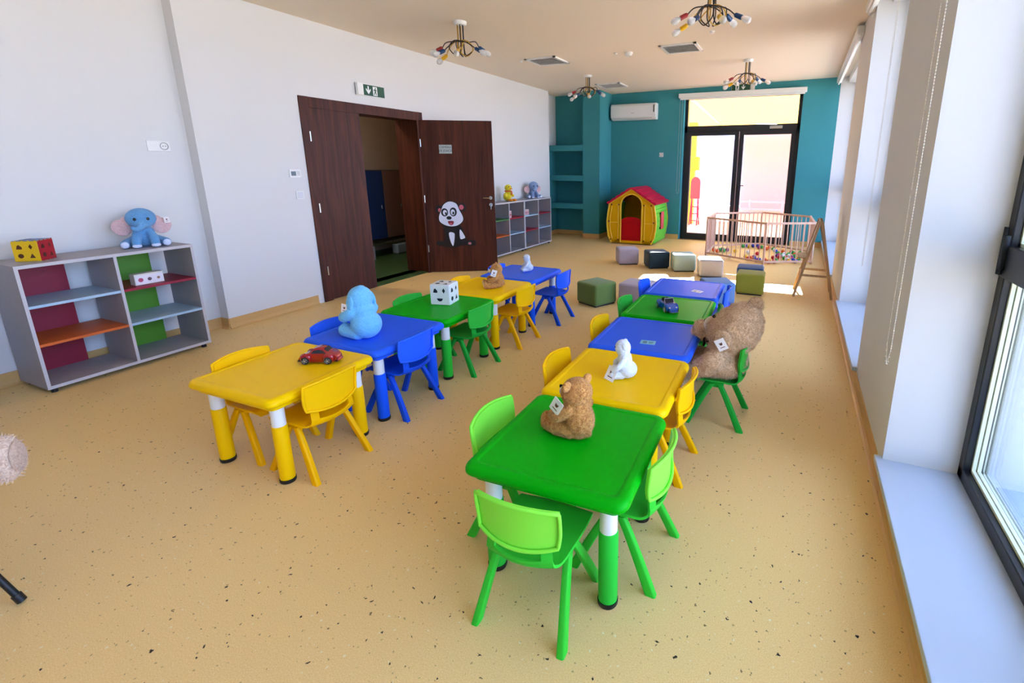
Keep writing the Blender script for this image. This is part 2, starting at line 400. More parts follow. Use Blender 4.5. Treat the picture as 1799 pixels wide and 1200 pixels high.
# panda sticker (flat on the leaf)
MP = [P('sticker_black', '0b0b10', .4), P('sticker_white', 'e6ecff', .4), P('sticker_pink', 'd4677c', .4), P('sticker_red', '8c2230', .4), P('sticker_grey', '5e5e66', .4)]
bm = B(); MX = Matrix.Translation((.47, -.0005, .66)) @ Matrix.Rotation(R(90), 4, 'X'); lay = [0]
def stk(o, mi):
    lay[0] += 1; prism(bm, [(x*1.04, y*1.04) for x, y in o], .0006, Matrix.Translation((.47-.13, -.0006*lay[0], .66)) @ Matrix.Rotation(R(90), 4, 'X'), mi)
def sm(pts, k=6): return [(p.x, p.y) for p in crom([(x, y, 0) for x, y in pts], k, True)]
stk(oval(-.155, .235, .05, .055), 0); stk(oval(.145, .26, .058, .06), 0)
stk(oval(-.148, .225, .022, .026), 2); stk(oval(.14, .262, .03, .034), 2)
stk(sm([(-.11, .02), (-.10, -.12), (-.115, -.19), (-.21, -.20), (-.21, -.25), (-.12, -.27), (.02, -.29), (.12, -.26), (.27, -.27), (.31, -.24), (.29, -.19), (.19, -.19), (.17, -.12), (.11, .02), (.0, .06)]), 0)
stk(sm([(-.045, -.085), (.015, -.085), (.028, -.13), (.0, -.265), (-.035, -.19)]), 1)
stk(sm([(.105, -.04), (.165, -.14), (.15, -.165), (.10, -.165)]), 1)
stk(oval(.225, -.235, .028, .022), 4); stk(oval(.225, -.235, .018, .013), 2)
stk(sm([(-.01, .35), (-.10, .31), (-.14, .22), (-.175, .13), (-.155, .05), (-.05, .0), (.06, .0), (.15, .06), (.165, .13), (.12, .23), (.08, .32)]), 0)
stk(sm([(-.01, .34), (-.09, .30), (-.13, .22), (-.163, .13), (-.145, .06), (-.05, .01), (.06, .012), (.14, .065), (.153, .13), (.11, .23), (.075, .31)]), 1)
stk(oval(-.085, .195, .046, .055), 0); stk(oval(.03, .20, .046, .06), 0)
stk(oval(-.08, .192, .028, .036), 1); stk(oval(.025, .195, .028, .04), 1)
stk(oval(-.068, .18, .012, .02), 0); stk(oval(.03, .185, .012, .02), 0)
stk(oval(-.03, .12, .034, .024), 0)
stk(sm([(-.045, .075), (.025, .075), (.02, .035), (-.01, .02), (-.038, .04)]), 3); stk(oval(-.01, .04, .018, .012), 2)
obj('panda_sticker', bm, MP, leaf)

# corridor behind the doorway
M_DKGREEN = P('dark_green_vinyl', '3c5a30', .4); M_TAN = P('tan_wall_paint', 'b39a80', .85)
bm = B(); box(bm, (-7.0, 2.6, -.1), (-5.2, 9.2, 0)); box(bm, (-5.2, 3.66, -.1), (-5.02, 5.37, .0)); struct('floor_corridor', bm, M_DKGREEN)
bm = B(); box(bm, (-5.02, 3.66, .0), (-4.84, 5.37, .004)); struct('trim_9', bm, M_DKGREEN)
bm = B(); box(bm, (-7.1, 2.6, 0), (-7.0, 9.2, 3.2)); box(bm, (-7.0, 2.5, 0), (-5.02, 2.6, 3.2)); box(bm, (-7.0, 9.1, 0), (-5.02, 9.2, 3.2)); box(bm, (-5.2, 2.62, 0), (-5.05, 3.60, 3.2)); box(bm, (-5.2, 5.42, 0), (-5.03, 9.1, 3.2)); struct('wall_corridor', bm, M_TAN)
r = thing('corridor_fill_lamp', 'round white lamp on the corridor ceiling behind the doorway', 'lamp', (-5.9, 4.2, 2.93))  # added out-of-view lamp that brightens the dim corridor
bm = B(); lathe(bm, [(0, -.06), (.12, -.055), (.15, -.03), (.155, 0), (0, 0)], 32); em = P('fill_lamp_diffuser', 'fff4e0', .5); em.node_tree.nodes['Principled BSDF'].inputs['Emission Color'].default_value = (1, .86, .68, 1); em.node_tree.nodes['Principled BSDF'].inputs['Emission Strength'].default_value = 22; obj('diffuser', bm, em, r, smooth=True)
LC = [('blue', '1c3560'), ('brown', '7a5648'), ('brown', '7a5648'), ('brown', '7a5648')]
for k, (cn, ch) in enumerate(LC):
    y0 = 5.72+k*.43
    r = thing('locker', ['blue wall locker beyond the doorway, next to the brown ones', 'brown wall locker beside the blue one in the corridor', 'brown corridor locker second from the blue one', 'brown corridor locker furthest along the corridor'][k], 'locker', (-6.7, y0, 0))
    bm = B(); box(bm, (-.29, .0, .30), (.28, .425, 1.43)); obj('body', bm, P('dark_locker_body', '4a3a34', .5), r)
    bm = B(); box(bm, (.282, .006, .31), (.30, .419, 1.42), .002, 1); dr = obj('door', bm, P('locker_'+cn, ch, .45), r)
    bm = B(); box(bm, (.30, .34, .80), (.315, .36, .86), .003, 1); obj('handle', bm, M_CHROME, dr)
r = thing('shoe_bench', 'low corridor bench with metal rails under the lockers', 'bench', (-6.5, 6.5, 0))
bm = B(); [cyl(bm, (x, -.8, .24), (x, .95, .24), .014) for x in (-.1, .05, .2)]; obj('rail', bm, M_CHROME, r, smooth=True)
for y in (-.78, .1, .93):
    bm = B(); [box(bm, (x-.015, y-.015, 0), (x+.015, y+.015, .23)) for x in (-.1, .2)]; box(bm, (-.1, y-.01, .20), (.2, y+.01, .228)); obj('leg', bm, M_GREYP, r)
bm = B(); box(bm, (-6.50, 6.3, 0), (-6.36, 6.75, .17), .02, 3); tag(obj('storage_box', bm, P('pale_blue_box', '8fa3b0', .5)), 'pale grey-blue box on the corridor floor under the bench', 'box')

# ------------------------------------------------------------ glass door to the terrace
d2 = sroot('door_2', (-1.1925, YF+.10, 0))
bm = B(); hw = 1.0875
for s in (-1, 1): box(bm, (s*hw, .03, 0), (s*(hw-.06), .13, 2.86), .003, 1)
box(bm, (-hw, .03, 2.80), (hw, .13, 2.86), .003, 1); box(bm, (-hw, .03, 2.17), (hw, .13, 2.29), .003, 1); box(bm, (-hw, .03, 0), (hw, .13, .03), .002, 1)
obj('door_frame', bm, M_BLACKF, d2)
for s, nm in ((-1, 'l'), (1, 'r')):
    a, b = (-hw+.06, -.005) if s < 0 else (.005, hw-.06)
    bm = B(); t = .082
    box(bm, (a, .02, .03), (a+t, .11, 2.17), .003, 1); box(bm, (b-t, .02, .03), (b, .11, 2.17), .003, 1)
    box(bm, (a+t, .02, .03), (b-t, .11, .13), .003, 1); box(bm, (a+t, .02, 2.10), (b-t, .11, 2.17), .003, 1)
    lf = obj('door_leaf', bm, M_BLACKF, d2)
    bm = B(); box(bm, (a+t-.01, .06, .12), (b-t+.01, .068, 2.11)); obj('glass', bm, M_GLASS, lf)
    if s > 0:
        bm = B(); box(bm, (.55, -.03, 2.20), (.78, .03, 2.255), .004, 1); cyl(bm, (.68, -.01, 2.27), (.30, .0, 2.29), .009); obj('door_closer', bm, M_CHROME, lf)
        bm = B(); box(bm, (.03, -.01, 1.02), (.06, .02, 1.20), .003, 1); tube(bm, [(.045, -.01, 1.13), (.045, -.045, 1.13), (.15, -.045, 1.13)], .009); obj('door_handle', bm, M_BLACK, lf, smooth=True)
bm = B(); box(bm, (-hw+.05, .07, 2.28), (hw-.05, .078, 2.81)); obj('glass', bm, M_GLASS, d2)

# terrace outside
bm = B(); box(bm, (-2.6, YF+.30, 2.875), (.2, YF+.66, 3.02), .004, 1); struct('trim_10', bm, M_WHITE)  # unseen eave slab, added to block high sun and narrow the floor streak
M_TERR = P('terrace_concrete', 'd9b99a', .8, var=.05); M_PINK = P('pink_rubber_paving', 'd98d8a', .8, var=.05)
bm = B(); box(bm, (-12, YF+.24, -.12), (9, 13.4, -.01)); struct('terrace_floor', bm, M_TERR)
bm = B(); box(bm, (-12, 13.4, -.12), (9, 19, -.01)); struct('playground_floor', bm, M_PINK)
bm = B(); box(bm, (-1.95, 18.4, -.1), (8, 18.6, 2.7)); box(bm, (-12, 21.4, -.1), (-1.95, 21.6, 2.6)); struct('wall_outside', bm, P('white_render', '9a929a', .8))
bm = B(); box(bm, (-60, -40, -.4), (90, 90, -.15)); struct('ground', bm, P('pale_paving', 'd2c2aa', .9, var=.1, vscale=.3))
M_CANV = bpy.data.materials.new('yellow_shade_cloth'); M_CANV.use_nodes = True
N_ = M_CANV.node_tree.nodes; N_.clear(); o_ = N_.new('ShaderNodeOutputMaterial'); a_ = N_.new('ShaderNodeBsdfDiffuse'); a_.inputs[0].default_value = lin('f2d68c')
t_ = N_.new('ShaderNodeBsdfTranslucent'); t_.inputs[0].default_value = lin('e4ba54'); x_ = N_.new('ShaderNodeMixShader'); x_.inputs[0].default_value = .30
M_CANV.node_tree.links.new(a_.outputs[0], x_.inputs[1]); M_CANV.node_tree.links.new(t_.outputs[0], x_.inputs[2]); M_CANV.node_tree.links.new(x_.outputs[0], o_.inputs[0])
r = thing('shade_canopy', 'yellow fabric shade canopy over the terrace outside the glass door', 'canopy', (-1.2, 14.5, 0))
bm = B(); nx, ny = 18, 14; g = []
for i in range(nx+1):
    row = []
    for j in range(ny+1):
        x = -4.5+9*i/nx; y = -2.7+6.5*j/ny
        row.append(bm.verts.new((x, y, 3.12-.38*j/ny - .05*math.sin(PI*i/nx*3)**2)))
    g.append(row)
for i in range(nx):
    for j in range(ny): bm.faces.new((g[i][j], g[i+1][j], g[i+1][j+1], g[i][j+1]))
bmesh.ops.solidify(bm, geom=bm.faces[:], thickness=.004)
obj('fabric', bm, M_CANV, r, smooth=True)
for x in (-4.4, -1.4, 1.4, 4.4):
    bm = B(); cyl(bm, (x, -2.68, 3.10), (x, 3.8, 2.78), .03); obj('rafter', bm, M_WPLAST, r, smooth=True)
for x, y in ((-4.4, -2.6), (4.4, -2.6), (-4.4, 3.4), (4.4, 3.4)):
    bm = B(); cyl(bm, (x, y, -.02), (x, y, 3.11 if y < 0 else 2.79), .04); obj('post', bm, M_WPLAST, r, smooth=True)
M_RED = P('red_plastic', 'c8102e', .35); M_YEL2 = P('yellow_powder', 'f0c020', .4)
r = thing('climbing_frame', 'red arched climbing frame on the terrace outside the left door leaf', 'climbing frame', (-2.50, 12.75, 0))
for x in (-.1, .1):
    bm = B(); tube(bm, [(x, -.12, 0), (x*.8, 0, .7)], .018); tube(bm, [(x, .15, 0), (x*.8, 0, .7)], .018); obj('leg', bm, M_RED, r, smooth=True)
bm = B(); prism(bm, [(-.12, 0), (.12, 0), (.12, .42)] + [(.12*math.cos(PI*k/12), .42+.14*math.sin(PI*k/12)) for k in range(1, 12)] + [(-.12, .42)], .05, Matrix.Translation((0, .025, .68)) @ Matrix.Rotation(R(90), 4, 'X')); obj('arched_panel', bm, P('coral_red', 'f04848', .4), r)
bm = B(); [cyl(bm, (-.1, -.06-.0*z, z), (.1, -.06, z), .012) for z in (.12, .3, .48)]; obj('rung', bm, M_RED, r, smooth=True)
bm = B(); box(bm, (-2.80, 13.0, -.01), (-2.60, 13.2, 2.6), .01, 2); box(bm, (-2.80, 12.98, 1.4), (-2.50, 13.22, 1.75), .02, 2); tag(obj('playground_post', bm, M_YEL2), 'yellow playground post outside the left door leaf', 'post')
r = thing('playground_fence', 'low pink fence with rails at the far side of the playground', 'fence', (-1.5, 16.6, 0))
bm = B(); [box(bm, (-3, -.02, z), (4, .02, z+.06)) for z in (.12, .36)]; obj('rail', bm, P('pink_paint', 'e79aa0', .5), r)
for k in range(8):
    bm = B(); box(bm, (-3+k, -.03, -.01), (-2.94+k, .03, .46)); obj('post', bm, P('pink_paint', 'e79aa0', .5), r)

# ------------------------------------------------------------ blinds
def blind(nm, label, p0, p1, drop=.0):
    p0 = Vector(p0); p1 = Vector(p1); L_ = (p1-p0).length
    r = thing(nm, label, 'blind', p0, math.atan2((p1-p0).y, (p1-p0).x))
    bm = B(); box(bm, (0, -.075, -.085), (L_, 0, 0), .008, 2); obj('cassette', bm, M_WPLAST, r)
    bm = B(); box(bm, (.03, -.055, -.115), (L_-.03, -.03, -.085), .006, 2); obj('bottom_rail', bm, M_WPLAST, r)
    return r
def chain(r, x, y, z0, z1, gap=.05, axis='y'):
    bm = B(); pts = []
    n = int((z1-z0)/.012)
    for k in range(n+1): pts.append((0, z1-(z1-z0)*k/n))
    for k in range(1, 8): pts.append((gap/2-gap/2*math.cos(PI*k/8), z0-gap/2*math.sin(PI*k/8)*1.6))
    for k in range(n+1): pts.append((gap, z0+(z1-z0)*k/n))
    P3 = [(x, y-u, z) if axis == 'y' else (x+u, y, z) for u, z in pts]
    for p in P3: bmesh.ops.create_icosphere(bm, subdivisions=1, radius=.0027, matrix=Matrix.Translation(p))
    tube(bm, P3[::4]+[P3[-1]], .0009, 4)
    return obj('bead_chain', bm, P('cream_bead_chain', 'e9dfd0', .4), r)
b4 = blind('roller_blind', 'white roller blind cassette above the terrace door', (-2.385, YF, 2.895), (-.05, YF, 2.895)); chain(b4, .03, -.04, -1.9, -.08, .05, 'x')
# right wall cassettes (local x runs toward -y so that -y local faces the room)
b1 = blind('roller_blind', 'white roller blind cassette over the nearest window', (XR, 2.75, 3.0), (XR, -.95, 3.0))
b2 = blind('roller_blind', 'white roller blind cassette over the middle window on the right', (XR, 5.66, 3.0), (XR, 3.45, 3.0))
b3 = blind('roller_blind', 'white roller blind cassette over the farthest window on the right', (XR, 9.95, 3.0), (XR, 6.45, 3.0))
chain(b1, .27, -.045, -2.30, -.09, .10, 'x'); chain(b2, 1.93, -.045, -2.12, -.09, .05, 'x')

# ------------------------------------------------------------ wall fittings
def exit_sign(label, loc, rz, mirror=False):
    """front faces local -y"""
    r = thing('exit_sign', label, 'exit sign', loc, rz)
    bm = B(); box(bm, (-.21, -.02, -.07), (.21, 0, .07), .004, 1); box(bm, (-.21, -.055, -.065), (-.13, -.0, .065), .006, 2) if not mirror else box(bm, (.15, -.035, -.065), (.21, 0, .065), .004, 1); obj('housing', bm, M_WPLAST, r)
    bm = B(); x0 = -.13 if not mirror else -.205
    box(bm, (x0, -.030, -.06), (x0+.335, -.019, .06), .003, 1); pl = obj('panel', bm, P('exit_green', '0a4a30', .3), r)
    W_ = P('sign_white', 'f4f6f4', .5); F = Matrix.Rotation(R(90), 4, 'X')
    ax = x0+.09 if not mirror else x0+.21; rx = x0+.19 if not mirror else x0+.10
    bm = B(); prism(bm, [(-.008, .045), (.008, .045), (.008, -.005), (.034, .02), (.034, .0), (0, -.045), (-.034, .0), (-.034, .02), (-.008, -.005)], .0015, Matrix.Translation((ax, -.030, 0)) @ F); obj('arrow', bm, W_, pl)
    bm = B(); prism(bm, [(-.032, -.052), (.032, -.052), (.032, .048), (-.032, .048)], .0012, Matrix.Translation((rx, -.030, 0)) @ F)
    D = Matrix.Translation((rx, -.0312, 0)) @ F
    s = -1 if mirror else 1
    for o in (oval(.006*s, .032, .008, .008, 12), [(-.014*s, .022), (.010*s, .022), (.012*s, -.006), (-.006*s, -.006)], [(-.004*s, -.004), (.012*s, -.004), (.020*s, -.045), (.010*s, -.045), (.004*s, -.018)], [(-.006*s, -.004), (.004*s, -.008), (-.014*s, -.045), (-.024*s, -.042)], [(.010*s, .020), (.026*s, .008), (.022*s, .002), (.008*s, .012)], [(-.012*s, .02), (-.026*s, .004), (-.022*s, .0), (-.008*s, .012)]): prism(bm, o, .0008, D, 1)
    obj('running_person', bm, [W_, P('exit_green', '0a4a30', .3)], pl)
    return r
exit_sign('green exit sign with arrow and running figure above the brown door', (XL, 4.56, 2.365), R(90))
exit_sign('green exit sign above the terrace door, partly behind the hanging lamp', (-1.17, YF, 2.955), 0, True)
def plate(nm, label, cat, loc, rz, kind):
    r = thing(nm, label, cat, loc, rz)
    w_ = .16 if kind == 'double' else .085 if kind != 'thermo' else .125
    bm = B(); box(bm, (-w_/2, -.011, -.0425), (w_/2, 0, .0425), .004, 2); obj('cover_plate', bm, M_WPLAST, r)
    if kind in ('socket', 'double'):
        cx = .035 if kind == 'double' else 0
        bm = B(); lathe(bm, [(.031, 0), (.031, .004), (.026, .004), (.022, -.003), (0, -.003)], 24, M=Matrix.Translation((cx, -.010, 0)) @ Matrix.Rotation(R(90), 4, 'X')); obj('socket_ring', bm, M_GREYP, r, smooth=True)
        bm = B(); [cyl(bm, (cx+s*.009, -.016, 0), (cx+s*.009, -.006, 0), .003, n=8) for s in (-1, 1)]; obj('contact_hole', bm, M_BLACK, r)
    elif kind == 'thermo':
        bm = B(); box(bm, (-.045, -.014, -.022), (.005, -.011, .022)); obj('display', bm, P('dark_display', '38434c', .2), r)
        bm = B(); [box(bm, (.018, -.014, z), (.05, -.011, z+.006)) for z in (-.016, 0, .014)]; obj('button', bm, M_GREYP, r)
    else:
        bm = B(); box(bm, (-.03, -.016, -.032), (.03, -.010, .032), .003, 1); obj('rocker', bm, P('rocker_white', 'dedce2', .4), r)
plate('wall_socket', 'white double wall socket high on the wall above the near shelf', 'socket', (-4.94, 2.40, 1.655), R(90), 'double')
plate('thermostat', 'white wall thermostat with dark display left of the brown door', 'thermostat', (XL, 3.477, 1.42), R(90), 'thermo')
plate('light_switch', 'white light switch below the thermostat left of the brown door', 'switch', (XL, 3.50, 1.20), R(90), 'switch')
plate('wall_socket', 'small white socket on the teal wall between air conditioner and glass door', 'socket', (-2.71, YF, 1.733), 0, 'socket')
bm = B(); box(bm, (-3.74, 9.96, .41), (-3.52, YF, .64), .005, 1); tag(obj('wall_cabinet', bm, P('grey_cabinet', '6d8d90', .5)), 'small grey box on the teal wall behind the playhouse', 'box')
# air conditioner
r = thing('air_conditioner', 'white split air conditioner high on the teal wall', 'air conditioner', (-3.29, YF, 2.43))
bm = B(); prof = [(0, 0), (-.12, .0), (-.19, .05), (-.205, .12), (-.205, .27), (-.17, .31), (0, .315)]
prism(bm, [(x, y) for x, y in prof], .96, Matrix(((0, 0, 1, -.48), (1, 0, 0, 0), (0, 1, 0, 0), (0, 0, 0, 1)))); bmesh.ops.bevel(bm, geom=bm.edges[:], offset=.008, segments=2, affect='EDGES'); obj('body', bm, M_WPLAST, r, smooth=True)
bm = B(); box(bm, (-.44, -.185, .022), (.40, -.165, .040), .003, 1); obj('air_flap', bm, P('flap_grey', 'd0ccc8', .4), r)
bm = B(); box(bm, (.435, -.209, .13), (.455, -.203, .27)); obj('status_strip', bm, M_BLACK, r)
bm = B(); box(bm, (-.03, -.2075, .12), (.03, -.204, .128)); obj('badge', bm, M_GREYP, r)

# ------------------------------------------------------------ ceiling fittings
def vent(label, x, y, s):
    r = thing('ceiling_vent', label, 'ceiling vent', (x, y, cz(x)), 0)
    bm = B(); t = .035
    for a, b in (((-s, -s), (s, -s+t)), ((-s, s-t), (s, s)), ((-s, -s), (-s+t, s)), ((s-t, -s), (s, s))): box(bm, (*a, -.016), (*b, .012))
    obj('frame', bm, M_WPLAST, r)
    bm = B(); box(bm, (-s+t, -s+t, -.004), (s-t, s-t, .01)); obj('backing', bm, P('vent_dark', '8c857c', .7), r)
    for k in range(7):
        y_ = -s+t+(2*s-2*t)*(k+.5)/7
        bm = B(); box(bm, (-s+t, -.018, -.002), (s-t, .018, .002), M=Matrix.Translation((0, y_, -.008)) @ Matrix.Rotation(R(28), 4, 'X')); obj('slat', bm, M_WPLAST, r)
    return r
vent('square ceiling vent on the left, beyond the nearest left lamp', -3.52, 6.62, .24)
vent('square ceiling vent right of centre between the smoke detector and right lamps', -1.60, 6.72, .24)
vent('square ceiling vent at the far left in front of the teal wall', -3.42, 8.98, .24)
for x, y, l, s in ((-2.30, 6.66, 'round white smoke detector in the middle of the ceiling', .055), (-2.47, 6.62, 'tiny round ceiling sensor beside the smoke detector', .022), (-3.86, 6.47, 'tiny round ceiling sensor beside the left ceiling vent', .022), (-1.10, 6.1, 'tiny round ceiling sensor near the right ceiling vent', .03)):
    bm = B(); lathe(bm, [(0, -.045*s/.055), (s*.7, -.045*s/.055), (s*.8, -.028*s/.055), (s, -.02*s/.055), (s, 0), (0, 0)], 24, (x, y, cz(x))); tag(obj('smoke_detector', bm, M_WPLAST, smooth=True), l, 'detector')
M_BULB = bpy.data.materials.new('clear_bulb_glass'); M_BULB.use_nodes = True
b_ = M_BULB.node_tree.nodes['Principled BSDF']; b_.inputs['Base Color'].default_value = (.95, .95, .95, 1); b_.inputs['Roughness'].default_value = .08; b_.inputs['Transmission Weight'].default_value = .55; b_.inputs['IOR'].default_value = 1.3
SOCK = {'red': P('socket_red', 'a01c22', .35), 'yellow': P('socket_yellow', 'f0b818', .35), 'blue': P('socket_blue', '16406e', .35)}
WIREC = {'k': P('black_wire', '1b1214', .35), 'y': P('yellow_wire', 'c99a30', .35)}
def lamp(label, x, y, rz=0):
    z = cz(x)
    r = thing('ceiling_lamp', label, 'lamp', (x, y, z), rz, None)
    bm = B(); lathe(bm, [(0, -.035), (.055, -.035), (.068, -.022), (.07, 0), (0, 0)], 32); obj('canopy', bm, M_WPLAST, r, smooth=True)
    spec = [(-158, 'red', 'k', -.27), (-110, 'blue', 'k', -.33), (-62, 'yellow', 'y', -.34), (-8, 'blue', 'k', -.30), (178, 'yellow', 'y', -.33), (60, 'blue', 'k', -.24)]
    for k, (az, sc, wc, zz) in enumerate(spec):
        a = R(az); a0 = R(60*k); u = Vector((math.cos(a), math.sin(a), 0)); v = Vector((-u.y, u.x, 0))
        s = Vector((math.cos(a0)*.032, math.sin(a0)*.032, 0))
        sg = 1 if k % 2 else -1
        pts = [s+Vector((0, 0, -.03)), s+Vector((0, 0, -.15)), s*1.1+Vector((0, 0, -.27)), -u*.03+v*.05*sg+Vector((0, 0, -.33)), -u*.11+v*.06*sg+Vector((0, 0, -.26)), -u*.07+Vector((0, 0, -.19)), u*.05-v*.04*sg+Vector((0, 0, -.20)), u*.15-v*.03*sg+Vector((0, 0, zz+.06)), u*.20+Vector((0, 0, zz+.02))]
        bm = B(); tube(bm, crom(pts, 6), .0052, 7); arm = obj('arm', bm, WIREC[wc], r, smooth=True)
        d = (u*.9+Vector((0, 0, -.45))).normalized(); p = pts[-1]
        bm = B(); cyl(bm, p, p+d*.012, .012, .019, 16); cyl(bm, p+d*.012, p+d*.068, .019, .021, 16); obj('lamp_holder', bm, SOCK[sc], arm, smooth=True)
        bm = B(); q = d.to_track_quat('Z', 'Y').to_matrix().to_4x4()
        lathe(bm, [(.012, 0), (.014, .012), (.026, .032), (.031, .052), (.026, .074), (.014, .086), (0, .089)], 20, M=Matrix.Translation(p+d*.066) @ q); obj('bulb', bm, M_BULB, arm, smooth=True)
    return r
lamp('ceiling lamp with coloured bulb holders over the brown doors, nearest on the left', -3.46, 4.57)
lamp('ceiling lamp cut by the top edge of the photo, nearest on the right', -.84, 4.57)
lamp('small distant ceiling lamp on the left in front of the teal wall', -3.44, 7.9)
lamp('distant ceiling lamp on the right in front of the terrace door', -.87, 7.85)

# ------------------------------------------------------------ tables
TC = {'yellow': 'ffca00', 'blue': '2a62f0', 'green': '00a80c'}
def make_table(cn):
    m = plast('table_'+cn, TC[cn], .38)
    r = thing('kids_table', '', 'table')
    S_ = .615
    ringspec = [(.0, .030, .405), (.0, .028, .425), (.0, .006, .430), (.0, .0, .438), (.0, .0, .447), (.0, .004, .458), (.0, .011, .466), (.0, .020, .4695), (.0, .032, .470), (.0, .040, .470), (.0, .0425, .468), (.0, .046, .4675), (.0, .0485, .4675)]
    bm = B(); rings = []
    for _, ins, z in ringspec:
        rr = max(.045-ins*.6, .015)
        rings.append([bm.verts.new((x, y, z)) for x, y in rrect(S_-2*ins, S_-2*ins, rr, 6)])
    for A, Q in zip(rings, rings[1:]):
        n = len(A)
        for k in range(n): bm.faces.new((A[k], A[(k+1) % n], Q[(k+1) % n], Q[k]))
    bm.faces.new(rings[-1]); bm.faces.new(rings[0][::-1])
    obj('tabletop', bm, m, r, smooth=True, angle=50)
    ml = plast('leg_'+cn, {'yellow': 'ffc404', 'blue': '1c5cee', 'green': '2cc038'}[cn], .35)
    for sx in (-1, 1):
        for sy in (-1, 1):
            x, y = sx*.225, sy*.225
            bm = B(); lathe(bm, [(.0, .018), (.0335, .018), (.0345, .03), (.034, .296), (.032, .302), (.0, .302)], 24, (x, y, 0)); lg = obj('leg', bm, ml, r, smooth=True)
            bm = B(); lathe(bm, [(0, .30), (.0305, .30), (.0305, .41), (0, .41)], 24, (x, y, 0)); obj('white_sleeve', bm, M_WPLAST, lg, smooth=True)
            bm = B(); lathe(bm, [(0, 0), (.034, 0), (.0365, .006), (.0365, .02), (0, .02)], 24, (x, y, 0)); obj('foot_cap', bm, M_BLACK, lg, smooth=True)
    return r
TP = {}
def place_table(cn, x, y, rz, label, group=None):
    if cn not in TP: TP[cn] = o = make_table(cn)
    else: o = copy_tree(TP[cn])
    o.location = (x, y, 0); o.rotation_euler = (0, 0, rz); o['label'] = label; o['group'] = group or 'square tables in two rows'
for cn, x, y, l in (('green', -.72, 1.515, 'green square table nearest the camera, with brown teddy on it'), ('yellow', -.755, 2.145, 'yellow square table second in the right row, with white plush'),
                    ('blue', -.79, 2.785, 'blue square table in the right row beside the giant bear'), ('green', -.815, 3.435, 'green square table with blue toy car on it'),
                    ('blue', -.838, 4.08, 'blue square table at the far end of the right row')):
    place_table(cn, x, y, .035, l)
for cn, x, y, l in (('yellow', -2.40, 1.53, 'yellow square table nearest in the left row, with red toy car'), ('blue', -2.425, 2.16, 'blue square table with light blue plush in the left row'),
                    ('green', -2.45, 2.785, 'green square table with white shape sorter cube'), ('yellow', -2.47, 3.415, 'yellow square table with small brown teddy, left row'),
                    ('blue', -2.485, 4.05, 'blue square table at the far end of the left row, with small white figure')):
    place_table(cn, x, y, .02, l)

# ------------------------------------------------------------ chairs
def make_chair(cn, hx, hs):
    m = plast('chair_'+cn, hx, .36)
    r = thing('kids_chair', '', 'chair')
    def grid(prof, nu, hole=None):
        """prof rows: (y, z, halfwidth, ycurve, zcurve)"""
        rows = crom([Vector(p[:3]) for p in prof], 5); ex = crom([Vector((p[3], p[4], 0)) for p in prof], 5)
        bm = B(); vs = []
        for p, e in zip(rows, ex):
            vs.append([bm.verts.new((u*p.z, p.x+e.x*u*u, p.y+e.y*u*u)) for u in [(-1+2*k/nu) for k in range(nu+1)]])
        for i in range(len(vs)-1):
            for k in range(nu):
                u = -1+2*(k+.5)/nu; zc = (rows[i].y+rows[i+1].y)/2
                if hole and hole(u, zc, rows[i].x): continue
                bm.faces.new((vs[i][k], vs[i][k+1], vs[i+1][k+1], vs[i+1][k]))
        bmesh.ops.delete(bm, geom=[v for v in bm.verts if not v.link_faces], context='VERTS')
        return bm, vs
    bm, vs = grid([(.168, .258, .125, -.012, 0), (.162, .272, .14, -.01, 0), (.13, .279, .148, 0, .003), (.05, .272, .148, 0, .008), (-.04, .268, .142, .0, .010), (-.10, .262, .134, .006, .012), (-.138, .272, .124, .014, .014), (-.152, .292, .119, .022, .016), (-.154, .304, .118, .026, .018), (-.154, .322, .117, .028, .020), (-.153, .342, .120, .028, .02), (-.152, .366, .126, .028, .02)], 14,
                  lambda u, z, y: abs(u) < .66 and .303 < z < .350)
    bmesh.ops.recalc_face_normals(bm, faces=bm.faces); bmesh.ops.solidify(bm, geom=bm.faces[:], thickness=.009)
    for s in (-1, 1): box(bm, (s*.118-.012, -.045, .240), (s*.118+.012, .045, .270), .006, 2)
    obj('seat', bm, m, r, smooth=True, angle=55)
    bm, vs = grid([(-.156, .350, .139, .030, .020), (-.155, .40, .145, .032, .012), (-.159, .455, .147, .032, .0), (-.165, .508, .146, .034, -.012)], 14)
    edge = [v.co.copy() for v in vs[0]]+[row[-1].co.copy() for row in vs[1:-1]]+[v.co.copy() for v in vs[-1][::-1]]+[row[0].co.copy() for row in vs[1:-1]][::-1]
    bmesh.ops.recalc_face_normals(bm, faces=bm.faces); bmesh.ops.solidify(bm, geom=bm.faces[:], thickness=.008)
    edge = [e+Vector((0, -.006, 0)) for e in edge]
    tube(bm, edge, .0065, 8, closed=True)
    obj('backrest', bm, plast('backrest_'+cn, hs, .36), r, smooth=True, angle=60)
    for sx in (-1, 1):
        for sy in (-1, 1):
            a = Vector((sx*.124, sy*.022, .262)); b = Vector((sx*.158, sy*.155, 0)); bm = B()
            n = 7; rings = []
            for k in range(n):
                t = k/(n-1); p = a.lerp(b, t); p.z = .262*(1-t); p.y = sy*(.022+.133*(t**.92))
                wy = .0165+.004*t; wx = .0125+.001*t
                rings.append([bm.verts.new((p.x+x, p.y+y, p.z)) for x, y in rrect(wx*2, wy*2, .007, 3)])
            for A, Q in zip(rings, rings[1:]):
                q = len(A)
                for j in range(q): bm.faces.new((A[j], A[(j+1) % q], Q[(j+1) % q], Q[j]))
            bm.faces.new(rings[0]); bm.faces.new(rings[-1][::-1])
            obj('leg', bm, m, r, smooth=True)
    return r
CC = {'yellow': ('fcb800', 'ffc208'), 'blue': ('1b52dc', '2c66f2'), 'green': ('1fa534', '34b73c'), 'lime': ('38c434', '8cf048'), 'dark': ('108038', '148a40')}
